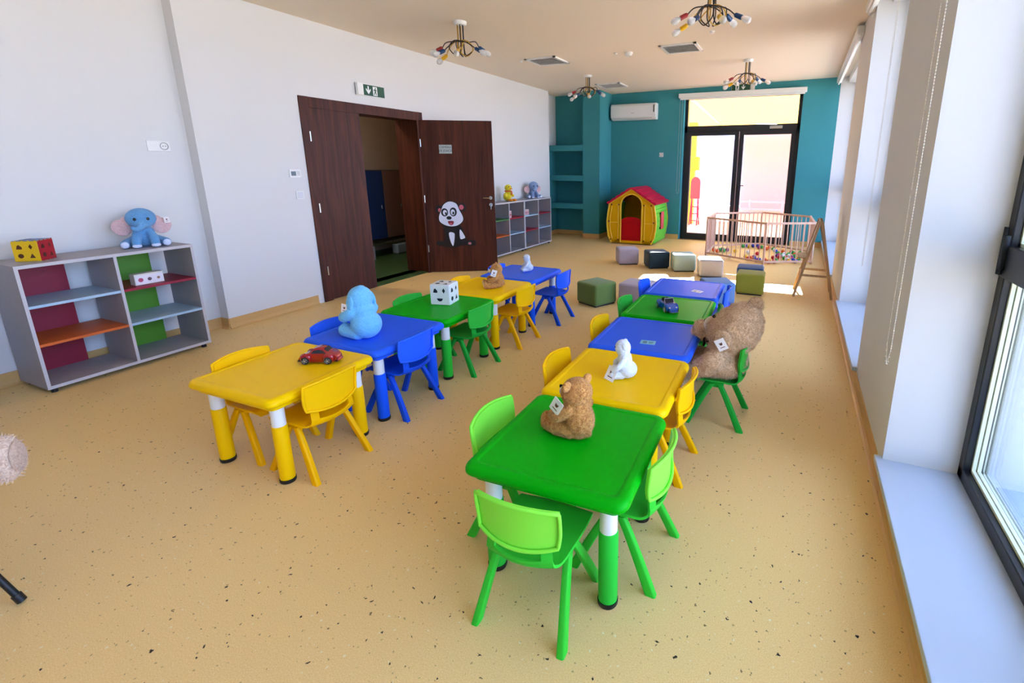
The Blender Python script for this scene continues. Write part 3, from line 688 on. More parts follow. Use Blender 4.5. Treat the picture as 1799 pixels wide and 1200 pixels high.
CP = {}
def place_chair(cn, x, y, rz, label):
    if cn not in CP: CP[cn] = o = make_chair(cn, *CC[cn])
    else: o = copy_tree(CP[cn])
    o.location = (x, y, 0); o.rotation_euler = (0, 0, R(rz)); o['label'] = label; o['group'] = 'plastic chairs around the tables'
for a in (('lime', -.715, 1.215, 2, 'bright green chair nearest the camera, its back to us'),
          ('lime', -.97, 1.53, -90, 'green chair left of the nearest green table'), ('lime', -.505, 1.55, 88, 'green chair right of the nearest green table'),
          ('yellow', -.99, 2.165, -90, 'yellow chair left of the yellow table with the white plush'), ('yellow', -.55, 2.185, 88, 'yellow chair right of the table with the white plush'),
          ('yellow', -1.02, 2.85, -90, 'yellow chair left of the blue table beside the giant bear'), ('green', -.345, 2.80, 90, 'green chair pulled out, with the giant bear sitting on it'),
          ('green', -1.03, 3.40, -90, 'green chair left of the table with the blue toy car'), ('dark', -.60, 3.42, 92, 'dark green chair behind the giant bear, mostly hidden'),
          ('blue', -1.065, 4.02, -90, 'blue chair left of the far blue table in the right row'), ('blue', -.62, 4.05, 92, 'blue chair right of the far blue table in the right row'),
          ('yellow', -2.575, 1.50, -90, 'yellow chair left of the table with the red toy car'), ('yellow', -2.17, 1.50, 90, 'yellow chair right of the table with the red toy car'),
          ('blue', -2.63, 2.10, -92, 'blue chair left of the table with the light blue plush'), ('blue', -2.21, 2.13, 91, 'blue chair right of the table with the light blue plush'),
          ('green', -2.61, 2.77, -90, 'green chair left of the table with the shape sorter cube'), ('green', -2.215, 2.81, 90, 'green chair right of the table with the shape sorter cube'),
          ('yellow', -2.645, 3.45, -90, 'yellow chair left of the table with the small brown teddy'), ('yellow', -2.195, 3.42, 90, 'yellow chair right of the table with the small brown teddy'),
          ('blue', -2.66, 4.07, -90, 'blue chair left of the far table, mostly hidden behind the small brown teddy'), ('blue', -2.175, 4.10, 90, 'blue chair right of the far blue table in the left row')):
    place_chair(*a)

# ------------------------------------------------------------ open shelves
SC = {'red': P('dark_red_laminate', '96122e', .5), 'green': P('grass_green_laminate', '5f9a1e', .5), 'light': P('pale_blue_laminate', 'a9c2d4', .45), 'orange': P('orange_laminate', 'd0601c', .5), 'dgreen': P('dark_green_laminate', '3f7a3a', .5)}
def shelf(nm, label, y0, y1, xf, xb, z0, z1, cols, backs, edge_pale=True):
    """front at xf, back at xb (< xf)"""
    r = thing(nm, label, 'shelf', ((xf+xb)/2, (y0+y1)/2, 0)); cx = (xf+xb)/2; cy = (y0+y1)/2
    a, b = xb-cx, xf-cx; t = .018; l, q = y0-cy, y1-cy
    bm = B(); box(bm, (a, l, z1-.022), (b, q, z1), .001, 1); obj('top_board', bm, M_CARC, r)
    bm = B(); box(bm, (a, l, z0), (b-.001, q, z0+.022)); obj('bottom_board', bm, M_CARC, r)
    n = len(cols)
    for k in range(n+1):
        y = l+t/2+(q-l-t)*k/n
        bm = B(); box(bm, (a+.001, y-t/2, z0+.022), (b-.002, y+t/2, z1-.022)); obj('side_panel' if k in (0, n) else 'divider', bm, M_CARC, r)
        bm = B(); box(bm, (b-.002, y-t/2, z0+.0), (b, y+t/2, z1-.0)); obj('edge_strip', bm, M_CARCE, r)
    for za in (z1-.022, z0): bm = B(); box(bm, (b, l, za), (b+.001, q, za+.022)); obj('edge_strip', bm, M_CARCE, r)
    for k, cl in enumerate(cols):
        ya = l+t+(q-l-t)*k/n; yb = l+(q-l-t)*(k+1)/n
        for j, c in enumerate(cl):
            z = z0+(z1-z0)*(.36 if j == 1 else .67)
            bm = B(); box(bm, (a+.01, ya, z-.009), (b-.004, yb, z+.009)); obj('shelf_board', bm, SC[c], r, label={'light': 'pale blue', 'red': 'dark red', 'orange': 'orange', 'dgreen': 'dark green', 'green': 'green'}[c]+' board')
        if backs:
            c, f0, f1 = backs[k]
            bm = B(); box(bm, (a+.001, ya+(yb-ya)*f0, z0+.022), (a+.010, ya+(yb-ya)*f1, z1-.022)); obj('back_panel', bm, SC[c] if c in SC else M_CARC, r)
    for yy in (l+.04, q-.04):
        for xx in (a+.04, b-.04):
            bm = B(); cyl(bm, (xx, yy, 0), (xx, yy, z0), .018, n=12); obj('foot', bm, M_BLACK, r)
    return r
shelf('open_shelf', 'grey open shelf with red and green back panels, near left wall', 1.286, 2.28, -4.50, -4.90, .033, .878, [('light', 'orange'), ('red', 'light')], [('red', .15, .73), ('green', .0, .77)])
shelf('open_shelf', 'grey open shelf of the far pair, the half beside the open door', 6.50, 7.497, -4.50, -4.81, .035, .908, [('dgreen', 'orange'), ('red', 'light')], [('x', 0, 1), ('x', 0, 1)])
shelf('open_shelf', 'grey open shelf of the far pair, the half next to the teal niche', 7.503, 8.51, -4.50, -4.81, .035, .908, [('light', 'red'), ('red', 'light')], [('x', 0, 1), ('x', 0, 1)])
shelf('open_shelf', 'grey open shelf end just entering the photo at the left edge', -.02, 1.00, -4.50, -4.90, .033, .878, [('light', 'orange'), ('red', 'light')], [('red', .0, .56), ('green', .0, .50)])

def toybox(label, loc, sz, rz, face):
    r = thing('toy_box', label, 'box', loc, rz)
    x, y, z = sz
    bm = B(); box(bm, (-x/2, -y/2, 0), (x/2, y/2, z), .003, 2); obj('carton', bm, P('carton_cream', 'e4d8cc', .5), r)
    bm = B(); box(bm, (x/2, -y/2+.006, .006), (x/2+.001, y/2-.006, z-.012)); w_ = obj('front_print', bm, P('print_pink_'+face, {'a': 'efe2e6', 'b': 'd9a0a4'}[face], .4), r)
    cs = ['c24a6a', '6a4a52', 'b07050']
    for k in range(3):
        bm = B(); lathe(bm, [(0, 0), (.016-.003*k, 0), (.016-.003*k, .0012), (0, .0012)], 16, M=Matrix.Translation((x/2+.001, (-.055+.055*k)*y/.18, z*.45)) @ Matrix.Rotation(R(90), 4, 'Y')); obj('printed_motif', bm, P('motif%d' % k, cs[k], .4), w_)
toybox('white and pink toy box on the red board of the near shelf', (-4.60, 1.985, .609), (.07, .185, .085), 0, 'a')
toybox('small pink carton on the red board of the far shelf, beside the divider', (-4.58, 7.10, .630), (.08, .06, .12), 0, 'b')
toybox('small pink carton standing on the pale board of the far shelf', (-4.58, 7.64, .630), (.08, .16, .10), 0, 'b')

# ------------------------------------------------------------ shape sorter cubes
def puzzle_cube(label, loc, s, rz, cA, cB, cT, hole, rough=.35):
    r = thing('shape_sorter_cube', label, 'toy', loc, rz)
    bm = B(); box(bm, (-s/2, -s/2, 0), (s/2, s/2, s), .004, 2); obj('body', bm, cA, r)
    F = {'front': (Matrix.Translation((0, -s/2-.0002, s/2)) @ Matrix.Rotation(R(90), 4, 'X'), cA), 'right': (Matrix.Translation((s/2+.0002, 0, s/2)) @ Matrix.Rotation(R(90), 4, 'Z') @ Matrix.Rotation(R(90), 4, 'X'), cB), 'top': (Matrix.Translation((0, 0, s+.0002)), cT)}
    for nm, (M_, mt) in F.items():
        bm = B(); prism(bm, rrect(s*.97, s*.97, s*.04, 3), .0015, M_)
        fr = s*.5
        for k in range(8):
            if cA is cB: break
            u = -fr+s*(k+.5)/8
            if k % 2: prism(bm, [(u-s*.03, fr-.003), (u+s*.03, fr-.003), (u+s*.03, fr+.004), (u-s*.03, fr+.004)], .0015, M_); prism(bm, [(u-s*.03, -fr-.0), (u+s*.03, -fr-.0), (u+s*.03, -fr+.004), (u-s*.03, -fr+.004)], .0015, M_)
        p = obj('face_panel', bm, mt, r)
        k = s*.11; M2 = M_ @ Matrix.Translation((0, 0, .0006)); c = s*.22
        def cut(pts_): b2 = B(); prism(b2, pts_, .0016, M2); obj('cutout', b2, hole, p)
        cut( [(-c-k, c-k), (-c+k, c-k), (-c+k, c), (-c, c+k), (-c-k*.6, c+k*.5)])
        cut([(c-k*.7, c), (c, c-k*1.2), (c+k*.7, c), (c, c+k*1.2)])
        if nm == 'front' and cA is cB: cut([(-s*.15, -s*.17)] + [(s*.15*math.cos(PI+PI*j/10), -s*.17+s*.15*math.sin(PI+PI*j/10)) for j in range(1, 10)] + [(s*.15, -s*.17)])
        else: cut(oval(-c, -c, k, k, 16)); cut([(c-k, -c-k), (c+k, -c-k), (c, -c+k)])
M_HOLE = P('dark_hole', '17181c', .6)
puzzle_cube('white shape sorter cube on the green table in the left row', (-2.455, 2.86, .470), .155, R(13), M_WPLAST, M_WPLAST, M_WPLAST, M_HOLE)
Yw = P('toy_yellow', 'e2b412', .35); Rd = P('toy_red', 'b01020', .35); Bl = P('toy_blue', '2a5f9a', .35)
puzzle_cube('red and yellow shape sorter cube on the near shelf', (-4.70, 1.46, .878), .135, R(40), Yw, Rd, Bl, P('dark_red_hole', '5a2a10', .5))

# ------------------------------------------------------------ soft toys
FB = fur_mat('brown_fur', 'a8642c', 'e0a45c', 120); FBg = fur_mat('tan_fur', 'c49870', 'f0cca4', 70); FW = fur_mat('white_plush', 'dde4f4', 'f2f4fa', 150); FLB = fur_mat('light_blue_plush', '63b8ea', '86cffa', 150)
FPK = fur_mat('pale_pink_plush', 'd8a8a8', 'eccaca', 120); FYE = fur_mat('yellow_plush', 'e0c818', 'f4e03a', 140); FGB = fur_mat('grey_blue_plush', '7288b0', '94a8cc', 140); FCR = fur_mat('cream_plush', 'e0ccb4', 'f2e4d4', 120)
M_EYE = P('black_eye', '08080a', .12)
def fur(host, n, ln, wd, mat, parent, seed=3):
    rnd = random.Random(seed); me = host.data; ps = list(me.polygons); vs = [v.co.copy() for v in me.vertices]; ns = [v.normal.copy() for v in me.vertices]
    cum = []; t = 0
    for p in ps: t += p.area; cum.append(t)
    import bisect
    V = []; F = []
    for _ in range(n):
        p = ps[bisect.bisect_left(cum, rnd.random()*t)]; iv = list(p.vertices)
        a, b, c = iv[0], iv[1], iv[rnd.choice([2, len(iv)-1])]
        u, v = rnd.random(), rnd.random()
        if u+v > 1: u, v = 1-u, 1-v
        co = vs[a]+(vs[b]-vs[a])*u+(vs[c]-vs[a])*v; nn = p.normal
        q = co*22; cl = Vector((noise.noise(q), noise.noise(q+Vector((9, 3, 1))), noise.noise(q+Vector((2, 8, 5)))-.55))
        d = (nn*.55+cl*1.1+Vector((rnd.uniform(-.25, .25), rnd.uniform(-.25, .25), rnd.uniform(-.25, .25)))); d = d-nn*min(0, d.dot(nn)-.25); d.normalize()
        s_ = d.cross(nn); s_ = (s_ if s_.length > 1e-4 else nn.orthogonal()).normalized()*wd
        L2 = ln*rnd.uniform(.6, 1.2); k = len(V); base = co-nn*.001
        mid = base+(nn*.5+d*.5).normalized()*L2*.5
        V += [base-s_, base+s_, mid+s_*.7, mid-s_*.7, mid+d*L2*.55]; F += [(k, k+1, k+2, k+3), (k+3, k+2, k+4)]
    m_ = bpy.data.meshes.new('fur'); m_.from_pydata([tuple(x) for x in V], [], F); m_.materials.append(mat)
    o = bpy.data.objects.new('fur', m_); COL.objects.link(o); o.parent = parent; o['kind'] = 'stuff'; return o
def toytag(r, loc, rot, s=.05):
    bm = B(); box(bm, (-s/2, -s*.65, -.0008), (s/2, s*.65, .0008)); t = obj('paper_tag', bm, P('tag_white', 'f0e8e6', .5), r, loc=loc, rot=rot, label='white paper tag with small bear print')
    bm = B()
    for zz in (.0008, -.0016):
        T = Matrix.Translation((0, 0, zz)); prism(bm, oval(0, s*.06, s*.15, s*.14, 14), .0008, T); prism(bm, oval(-s*.13, s*.19, s*.05, s*.05, 8), .0008, T); prism(bm, oval(s*.13, s*.19, s*.05, s*.05, 8), .0008, T); prism(bm, [(-s*.25, -s*.35), (s*.25, -s*.35), (s*.25, -s*.28), (-s*.25, -s*.28)], .0008, T)
    obj('printed_bear', bm, P('tag_print', '6b3420', .5), t)
def teddy(nm, label, loc, rz, h, fur_m, voxel=.006, amp=.0016, tagpos=None, muzzle=None, pad=None, nfur=0):
    """sitting teddy facing local -y; h = sitting height"""
    r = thing(nm, label, 'soft toy', loc, rz); k = h/.27
    def s(*v): return tuple(x*k for x in v)
    body = [(s(0, .015, .075), s(.062, .058, .078)), (s(0, .01, .12), s(.05, .048, .055)),
            (s(0, -.005, .195), s(.066, .062, .06)), (s(0, -.03, .185), s(.05, .045, .045)),
            ('L', [s(.052, 0, .135), s(.078, -.035, .105), s(.062, -.082, .088)], [.026*k, .026*k, .025*k]), ('L', [s(-.052, 0, .135), s(-.078, -.035, .105), s(-.062, -.082, .088)], [.026*k, .026*k, .025*k]),
            ('L', [s(.038, -.01, .036), s(.055, -.07, .034), s(.058, -.115, .036)], [.036*k, .034*k, .032*k]), ('L', [s(-.038, -.01, .036), s(-.055, -.07, .034), s(-.058, -.115, .036)], [.036*k, .034*k, .032*k]),
            (s(.058, -.132, .042), s(.03, .018, .042)), (s(-.058, -.132, .042), s(.03, .018, .042)), (s(0, .062, .035), s(.016, .016, .016))]
    bd = blob('body', body, fur_m, r, voxel*k if k < 2 else voxel*1.6, amp*k, 70/k)
    for sx in (-1, 1):
        blob('ear', [(s(sx*.057, -.002, .236), s(.023, .013, .024))], fur_m, r, .004*k, amp*k*.5, 70/k)
        bm = B(); ell(bm, s(sx*.026, -.074, .208), .006*k, sub=2); obj('eye', bm, M_EYE, r, smooth=True)
        bm = B(); ell(bm, s(sx*.058, -.148, .044), s(.02, .004, .028), sub=2); obj('paw_pad', bm, pad or FCR, r, smooth=True)
    blob('muzzle', [(s(0, -.072, .178), s(.03, .026, .023))], muzzle or FCR, r, .004*k, amp*k*.4, 70/k)
    bm = B(); ell(bm, s(0, -.099, .187), s(.011, .006, .008), sub=2); obj('nose', bm, M_EYE, r, smooth=True)
    if nfur: fur(bd, nfur, .0075*k, .0007*k, fur_m, r)
    if tagpos: toytag(r, *tagpos)
    return r
teddy('teddy_bear', 'brown teddy bear with paper tag sitting on the nearest green table', (-.715, 1.545, .4675), R(-112), .255, FB, .005, .0022, ((.090, -.022, .150), (R(90), R(32), R(95)), .05), nfur=14000)
teddy('teddy_bear', 'small brown teddy bear on the yellow table of the left row', (-2.36, 3.44, .4675), R(-50), .225, FB, .006, .0018, ((.075, -.035, .14), (R(90), R(20), R(90)), .045), nfur=6000)
# light blue plush seen from behind
r = thing('plush_toy', 'light blue plush sitting on the blue table, its back to the camera', 'soft toy', (-2.395, 2.045, .4675), R(-100))
blob('body', [((0, .02, .085), (.092, .088, .088)), ((0, .01, .16), (.07, .065, .07)), ((0, -.015, .245), (.075, .07, .078)), ((0, -.055, .22), (.045, .04, .045)), ((0, .0, .295), (.035, .035, .035)),
              ('L', [(.07, -.01, .17), (.085, -.06, .14), (.06, -.11, .125)], [.035, .034, .033]), ('L', [(-.07, -.01, .17), (-.085, -.06, .14), (-.06, -.11, .125)], [.035, .034, .033]),
              ('L', [(.05, 0, .04), (.065, -.07, .042), (.065, -.10, .045)], [.045, .042, .045]), ('L', [(-.05, 0, .04), (-.065, -.07, .042), (-.065, -.10, .045)], [.045, .042, .045])], FLB, r, .006, .0008, 80)
for sx in (-1, 1):
    blob('ear', [((sx*.074, -.01, .225), (.014, .032, .055), (0, sx*R(-8), 0))], FLB, r, .004)
    bm = B(); ell(bm, (sx*.03, -.082, .265), .006, sub=2); obj('eye', bm, M_EYE, r, smooth=True)
toytag(r, (.094, -.035, .20), (R(90), R(10), R(110)), .042)
# small white plush toys
def white_plush(label, loc, rz, h, lean=0, tg=False):
    r = thing('plush_toy', label, 'soft toy', loc, rz); k = h/.16
    def s(*v): return tuple(x*k for x in v)
    blob('body', [(s(0, .01, .035), s(.045, .042, .036)), (s(0, .0, .075), s(.032, .03, .04)), (s(lean*.3, -.008, .125), s(.032, .032, .034)), ('L', [s(.028, 0, .085), s(.045, -.02, .06), s(.04, -.04, .045)], [.012*k]*3), ('L', [s(-.028, 0, .085), s(-.045, -.02, .06), s(-.04, -.04, .045)], [.012*k]*3), ('L', [s(.025, -.01, .018), s(.032, -.045, .017)], [.018*k]*2), ('L', [s(-.025, -.01, .018), s(-.032, -.045, .017)], [.018*k]*2)], FW, r, .0035*k, .0006, 80)
    for sx in (-1, 1):
        blob('ear', [(s(sx*.026+lean*.3, .0, .137), s(.008, .012, .018))], FW, r, .003*k)
        bm = B(); ell(bm, s(sx*.012+lean*.3, -.038, .13), .003*k, sub=1); obj('eye', bm, M_EYE, r, smooth=True)
    if tg: toytag(r, s(.040, -.050, .028), (R(62), R(10), R(60)), .055)
    return r
white_plush('white plush with paper tag on the second table of the right row', (-.725, 2.13, .4675), R(-75), .20, 0, True)
white_plush('small white plush figure on the far blue table of the left row', (-2.455, 4.12, .4675), R(-50), .175)
# elephants
def elephant(label, loc, rz, h, fur, earm, k_tag=True):
    r = thing('plush_elephant', label, 'soft toy', loc, rz); k = h/.30
    def s(*v): return tuple(x*k for x in v)
    blob('body', [(s(0, .03, .075), s(.075, .075, .078)), (s(0, .01, .13), s(.055, .055, .05)), (s(0, -.02, .222), s(.092, .080, .080)), (s(0, -.06, .19), s(.06, .045, .05)),
                  ('L', [s(0, -.085, .185), s(-.02, -.115, .155), s(-.045, -.115, .145), s(-.06, -.12, .16)], [.028*k, .022*k, .017*k, .015*k]),
                  ('L', [s(.035, -.02, .12), s(.05, -.065, .07), s(.055, -.08, .03)], [.03*k, .03*k, .03*k]), ('L', [s(-.035, -.02, .12), s(-.05, -.065, .07), s(-.055, -.08, .03)], [.03*k, .03*k, .03*k]),
                  ('L', [s(.06, .03, .05), s(.11, -.02, .034), s(.12, -.05, .032)], [.04*k, .034*k, .032*k]), ('L', [s(-.06, .03, .05), s(-.11, -.02, .034), s(-.12, -.05, .032)], [.04*k, .034*k, .032*k])], fur, r, .006*k, .0006, 80)
    for sx in (-1, 1):
        blob('ear', [(s(sx*.118, .015, .155), s(.058, .014, .066), (0, sx*R(30), 0)), (s(sx*.088, .01, .20), s(.036, .014, .04))], earm, r, .005*k)
        bm = B(); ell(bm, s(sx*.038, -.096, .222), s(.010, .005, .012), sub=2); obj('eye', bm, M_EYE, r, smooth=True)
        bm = B(); ell(bm, s(sx*.055, -.095, .018), s(.03, .022, .016), sub=2); obj('foot_pad', bm, P('foot_pale', 'd4dcf2', .6), r, smooth=True)
        bm = B(); ell(bm, s(sx*.122, -.078, .03), s(.026, .012, .026), sub=2); obj('foot_pad', bm, P('foot_pale', 'd4dcf2', .6), r, smooth=True)
    if k_tag: toytag(r, s(.15, -.02, .20), (R(75), 0, R(20)), .035*k)
elephant('light blue plush elephant with pink ears on the near shelf', (-4.70, 2.07, .878), R(68), .30, FLB if False else fur_mat('sky_blue_plush', '5a94c8', '74aede', 150), FPK)
elephant('grey-blue plush elephant on the far shelf next to the teal niche', (-4.65, 8.08, .908), R(60), .31, FGB, FPK)
# yellow duck plush
r = thing('plush_duck', 'yellow plush duck with orange scarf on the far shelf', 'soft toy', (-4.64, 7.20, .908), R(75))
blob('body', [((0, .02, .08), (.075, .07, .08)), ((0, 0, .15), (.045, .045, .05)), ((0, -.005, .225), (.062, .06, .06)), ('L', [(.06, .0, .12), (.085, -.03, .09)], [.028, .024]), ('L', [(-.06, .0, .12), (-.085, -.03, .09)], [.028, .024])], FYE, r, .006, .0008, 80)
for sx in (-1, 1):
    bm = B(); ell(bm, (sx*.045, -.10, .022), (.034, .055, .022)); obj('foot', bm, P('duck_orange', 'e8901a', .7), r, smooth=True)
    bm = B(); ell(bm, (sx*.026, -.055, .245), (.009, .006, .011), sub=2); obj('eye', bm, M_EYE, r, smooth=True)
bm = B(); ell(bm, (0, -.075, .215), (.028, .03, .011)); obj('beak', bm, P('duck_orange', 'e8901a', .7), r, smooth=True)
bm = B(); tube(bm, [(.052*math.cos(2*PI*k/20), -.002+.052*math.sin(2*PI*k/20), .172) for k in range(20)], .012, 8, closed=True); box(bm, (.01, -.075, .10), (.035, -.058, .17), .004, 2); obj('scarf', bm, P('duck_scarf', 'd86a28', .8), r, smooth=True)

# giant teddy slumped on the green chair, facing the table, head bowed
r = thing('giant_teddy_bear', 'giant tan teddy bear slumped on the green chair at the blue table', 'soft toy', (-.33, 2.80, 0), R(-6))
bd = blob('body', [((.02, 0, .375), (.125, .15, .105)), ((.02, 0, .45), (.105, .13, .10)), ((.062, .0, .565), (.185, .155, .135), (0, R(-57), 0)), ((-.0, .03, .545), (.12, .115, .10)),
              ('L', [(.02, -.10, .455), (-.02, -.165, .41), (-.12, -.15, .345), (-.20, -.12, .305)], [.050, .060, .056, .046]),
              ('L', [(.0, .10, .48), (-.08, .12, .475), (-.15, .10, .50), (-.165, .09, .505)], [.052, .062, .064, .060]),
              ('L', [(-.04, -.075, .335), (-.19, -.085, .325), (-.225, -.09, .22), (-.235, -.09, .10), (-.25, -.09, .055)], [.060, .056, .050, .05, .05]),
              ('L', [(-.04, .085, .335), (-.19, .09, .325), (-.225, .09, .22), (-.235, .09, .10), (-.25, .09, .055)], [.060, .056, .050, .05, .05])], FBg, r, .009, .003, 38)
fur(bd, 26000, .017, .0011, FBg, r, 5)
e1 = blob('ear', [((.035, -.158, .555), (.044, .022, .056), (R(12), R(-25), 0))], FBg, r, .005, .002, 40); fur(e1, 1500, .012, .001, FBg, r, 6)
e2 = blob('ear', [((.150, .075, .715), (.046, .028, .046), (R(-15), R(30), 0))], FBg, r, .005, .002, 40); fur(e2, 1500, .012, .001, FBg, r, 8)
blob('muzzle', [((-.095, .075, .555), (.050, .058, .052), (0, R(-20), R(-25)))], FCR, r, .005, .001, 40)
bm = B(); ell(bm, (-.140, .095, .565), (.014, .022, .016)); obj('nose', bm, P('dark_brown_nose', '3a2018', .5), r, smooth=True)
for sy, ex in ((-1, -.068), (1, -.02)):
    bm = B(); ell(bm, (ex, .05+sy*.055, .632), .011, sub=2); obj('eye', bm, M_EYE, r, smooth=True)
bm = B(); ell(bm, (-.095, .03, .475), (.028, .05, .018), (0, R(-20), 0)); box(bm, (-.135, .02, .42), (-.125, .06, .475), .004, 1); obj('neck_bow', bm, P('plaid_brown', '4a2a24', .8), r, smooth=True)
toytag(r, (.03, -.196, .535), (R(98), R(-30), R(8)), .055)
# teddy at the left edge of the photo on a black-legged chair
r = thing('side_chair', 'black-legged chair at the left edge of the photo', 'chair', (-2.655, .25, 0))
bm = B(); box(bm, (-.2, -.18, .375), (.19, .18, .41), .012, 3); obj('seat', bm, P('black_seat', '141416', .5), r, smooth=True)
for sx, sy in ((1, -1), (1, 1), (-1, -1), (-1, 1)):
    bm = B(); a = Vector((sx*.15, sy*.14, .376)); b = Vector((sx*.265, sy*.228, .012)); tube(bm, [a, a.lerp(b, .5), b], .0105, 10); tube(bm, [b+(a-b)*.06, b-(a-b)*.02], .014, 10); obj('leg', bm, M_BLACK, r, smooth=True)
r = teddy('teddy_bear', 'large pinkish-beige teddy bear of which only a foot shows at the left edge', (-2.585, .285, .41), R(135), .56, fur_mat('pinkish_beige_fur', 'cfa890', 'ecd0b8', 90), .006, .0014, None, None, fur_mat('beige_paw_pad', 'b89680', 'd4b49c', 90), nfur=9000)

# ------------------------------------------------------------ toy cars
def toy_car(label, loc, rz, L_, body, convertible=False):
    r = thing('toy_car', label, 'toy car', loc, rz); k = L_/.20
    # nose toward +x, local
    prof = [(-.100, .022), (-.098, .036), (-.085, .050), (-.060, .060), (-.038, .078 if not convertible else .058), (-.012, .086 if not convertible else .056), (.018, .080 if not convertible else .055), (.036, .062 if not convertible else .055), (.055, .056), (.080, .044), (.096, .030), (.100, .018), (.096, .012), (-.09, .012)]
    def hw(x, z): return (.040 if z < .058 else .034-.25*(z-.058))*(1-.25*max(0, abs(x)-.07)/.03)
    pts = crom([(x, z, 0) for x, z in prof], 3, True)
    bm = B(); cols = []
    us = [-1, -.97, -.88, -.6, 0, .6, .88, .97, 1]
    cx0, cz0 = 0, .034
    for u in us:
        sc = {1: .80, .97: .93, .88: 1.0, .6: 1.01, 0: 1.02}[abs(u)]
        cols.append([bm.verts.new(((cx0+(p.x-cx0)*sc)*k, u*hw(p.x, p.y)*k, (cz0+(p.y-cz0)*sc)*k)) for p in pts])
    for A, Q in zip(cols, cols[1:]):
        n = len(A)
        for j in range(n): bm.faces.new((A[j], A[(j+1) % n], Q[(j+1) % n], Q[j]))
    bm.faces.new(cols[0]); bm.faces.new(cols[-1][::-1])
    for x in (-.058, .058):
        for s_ in (-1, 1): ell(bm, (x*k, s_*.036*k, .032*k), (.030*k, .010*k, .028*k), sub=2)
    obj('body', bm, body, r, smooth=True, angle=60)
    G = P('car_window', '20242e', .08)
    bm = B()
    if not convertible:
        for s_ in (-1, 1):
            yy = s_*.0325*k
            o = [(-.046, .058), (-.034, .071), (-.012, .077), (.012, .073), (.030, .058)]
            vsx = prism(bm, [(x*k, z*k) for x, z in o], .0012*k, Matrix.Translation((0, yy+(.0018*k if s_ > 0 else -.0006*k), 0)) @ Matrix.Rotation(R(90), 4, 'X'))
            for v in vsx: v.co.y += -s_*(v.co.z-.058*k)*.25
        for x0, z0_, x1, z1_ in ((.0415, .058, .0235, .0775), (-.056, .0635, -.036, .0805)):
            box(bm, (-.012*k, -.026*k, -.0008*k), (.012*k, .026*k, .0012*k), M=Matrix.Translation(((x0+x1)/2*k, 0, (z0_+z1_)/2*k+.0008)) @ Matrix.Rotation(-math.atan2(z1_-z0_, x1-x0) if x1 > x0 else PI-math.atan2(z1_-z0_, x1-x0)+PI, 4, 'Y'))
        obj('window', bm, G, r)
    else:
        box(bm, (.030*k, -.030*k, .056*k), (.034*k, .030*k, .083*k), M=Matrix.Translation((.03*k, 0, .056*k)) @ Matrix.Rotation(R(-25), 4, 'Y') @ Matrix.Translation((-.03*k, 0, -.056*k))); obj('windscreen', bm, G, r)
        bm = B(); w3 = .0025*k
        a = Vector((.032*k, 0, .056*k)); t = Vector((.02*k, 0, .084*k))
        tube(bm, [a+Vector((0, -.032*k, 0)), t+Vector((0, -.030*k, 0)), t+Vector((0, .030*k, 0)), a+Vector((0, .032*k, 0))], w3, 6); obj('windscreen_frame', bm, P('frame_pale', 'c8c0d8', .3), r, smooth=True)
        bm = B(); box(bm, (-.045*k, -.026*k, .048*k), (.022*k, .026*k, .058*k), .004*k, 2); [box(bm, (-.04*k, s_*.013*k-.010*k, .055*k), (-.028*k, s_*.013*k+.010*k, .076*k), .003*k, 2) for s_ in (-1, 1)]; obj('seats', bm, P('car_interior', '0c0e16', .6), r)
    bm = B(); [ell(bm, (.087*k, s_*.024*k, .036*k), (.006*k, .007*k, .007*k), sub=2) for s_ in (-1, 1)]; obj('headlight', bm, P('headlight', 'e8ecf4', .15), r, smooth=True)
    bm = B(); [box(bm, (x0*k, -.034*k, .012*k), (x1*k, .034*k, .020*k), .003*k, 2) for x0, x1 in ((.090, .102), (-.102, -.090))]; obj('bumper', bm, M_BLACK, r, smooth=True)
    for x in (-.058, .058):
        for s_ in (-1, 1):
            bm = B(); tyr = [(.0, -.007), (.015, -.007), (.0195, -.005), (.021, 0), (.0195, .005), (.015, .007), (0, .007)]
            lathe(bm, [(a*k, b*k) for a, b in tyr], 24, M=Matrix.Translation((x*k, s_*.041*k, .021*k)) @ Matrix.Rotation(R(90), 4, 'X')); wh = obj('wheel', bm, M_BLACK, r, smooth=True)
            bm = B(); y0 = s_*.0485*k
            M_ = Matrix.Translation((x*k, y0, .021*k)) @ Matrix.Rotation(R(90), 4, 'X')
            lathe(bm, [(.0145*k, -.0008*k), (.0145*k, .001*k), (.012*k, .001*k), (.012*k, -.0008*k)], 24, M=M_); lathe(bm, [(0, .0016*k), (.004*k, .001*k), (.004*k, -.001*k), (0, -.001*k)], 12, M=M_)
            for j in range(5):
                box(bm, (0, -.0013*k, -.0006*k), (.0125*k, .0013*k, .0008*k), M=M_ @ Matrix.Rotation(2*PI*j/5, 4, 'Z'))
            obj('hubcap', bm, P('silver_rim', 'e4e8f0', .2, metal=.6), wh)
M_CARR = P('metallic_red_paint', 'a80c1e', .18, metal=.35, coat=1); M_CARB = P('glossy_blue_paint', '0a50b8', .15, coat=1)
toy_car('shiny red toy car on the nearest yellow table of the left row', (-2.295, 1.655, .470), R(205), .205, M_CARR)
toy_car('blue open-top toy car on the green table of the right row', (-.822, 3.36, .468), R(-50), .225, M_CARB, True)
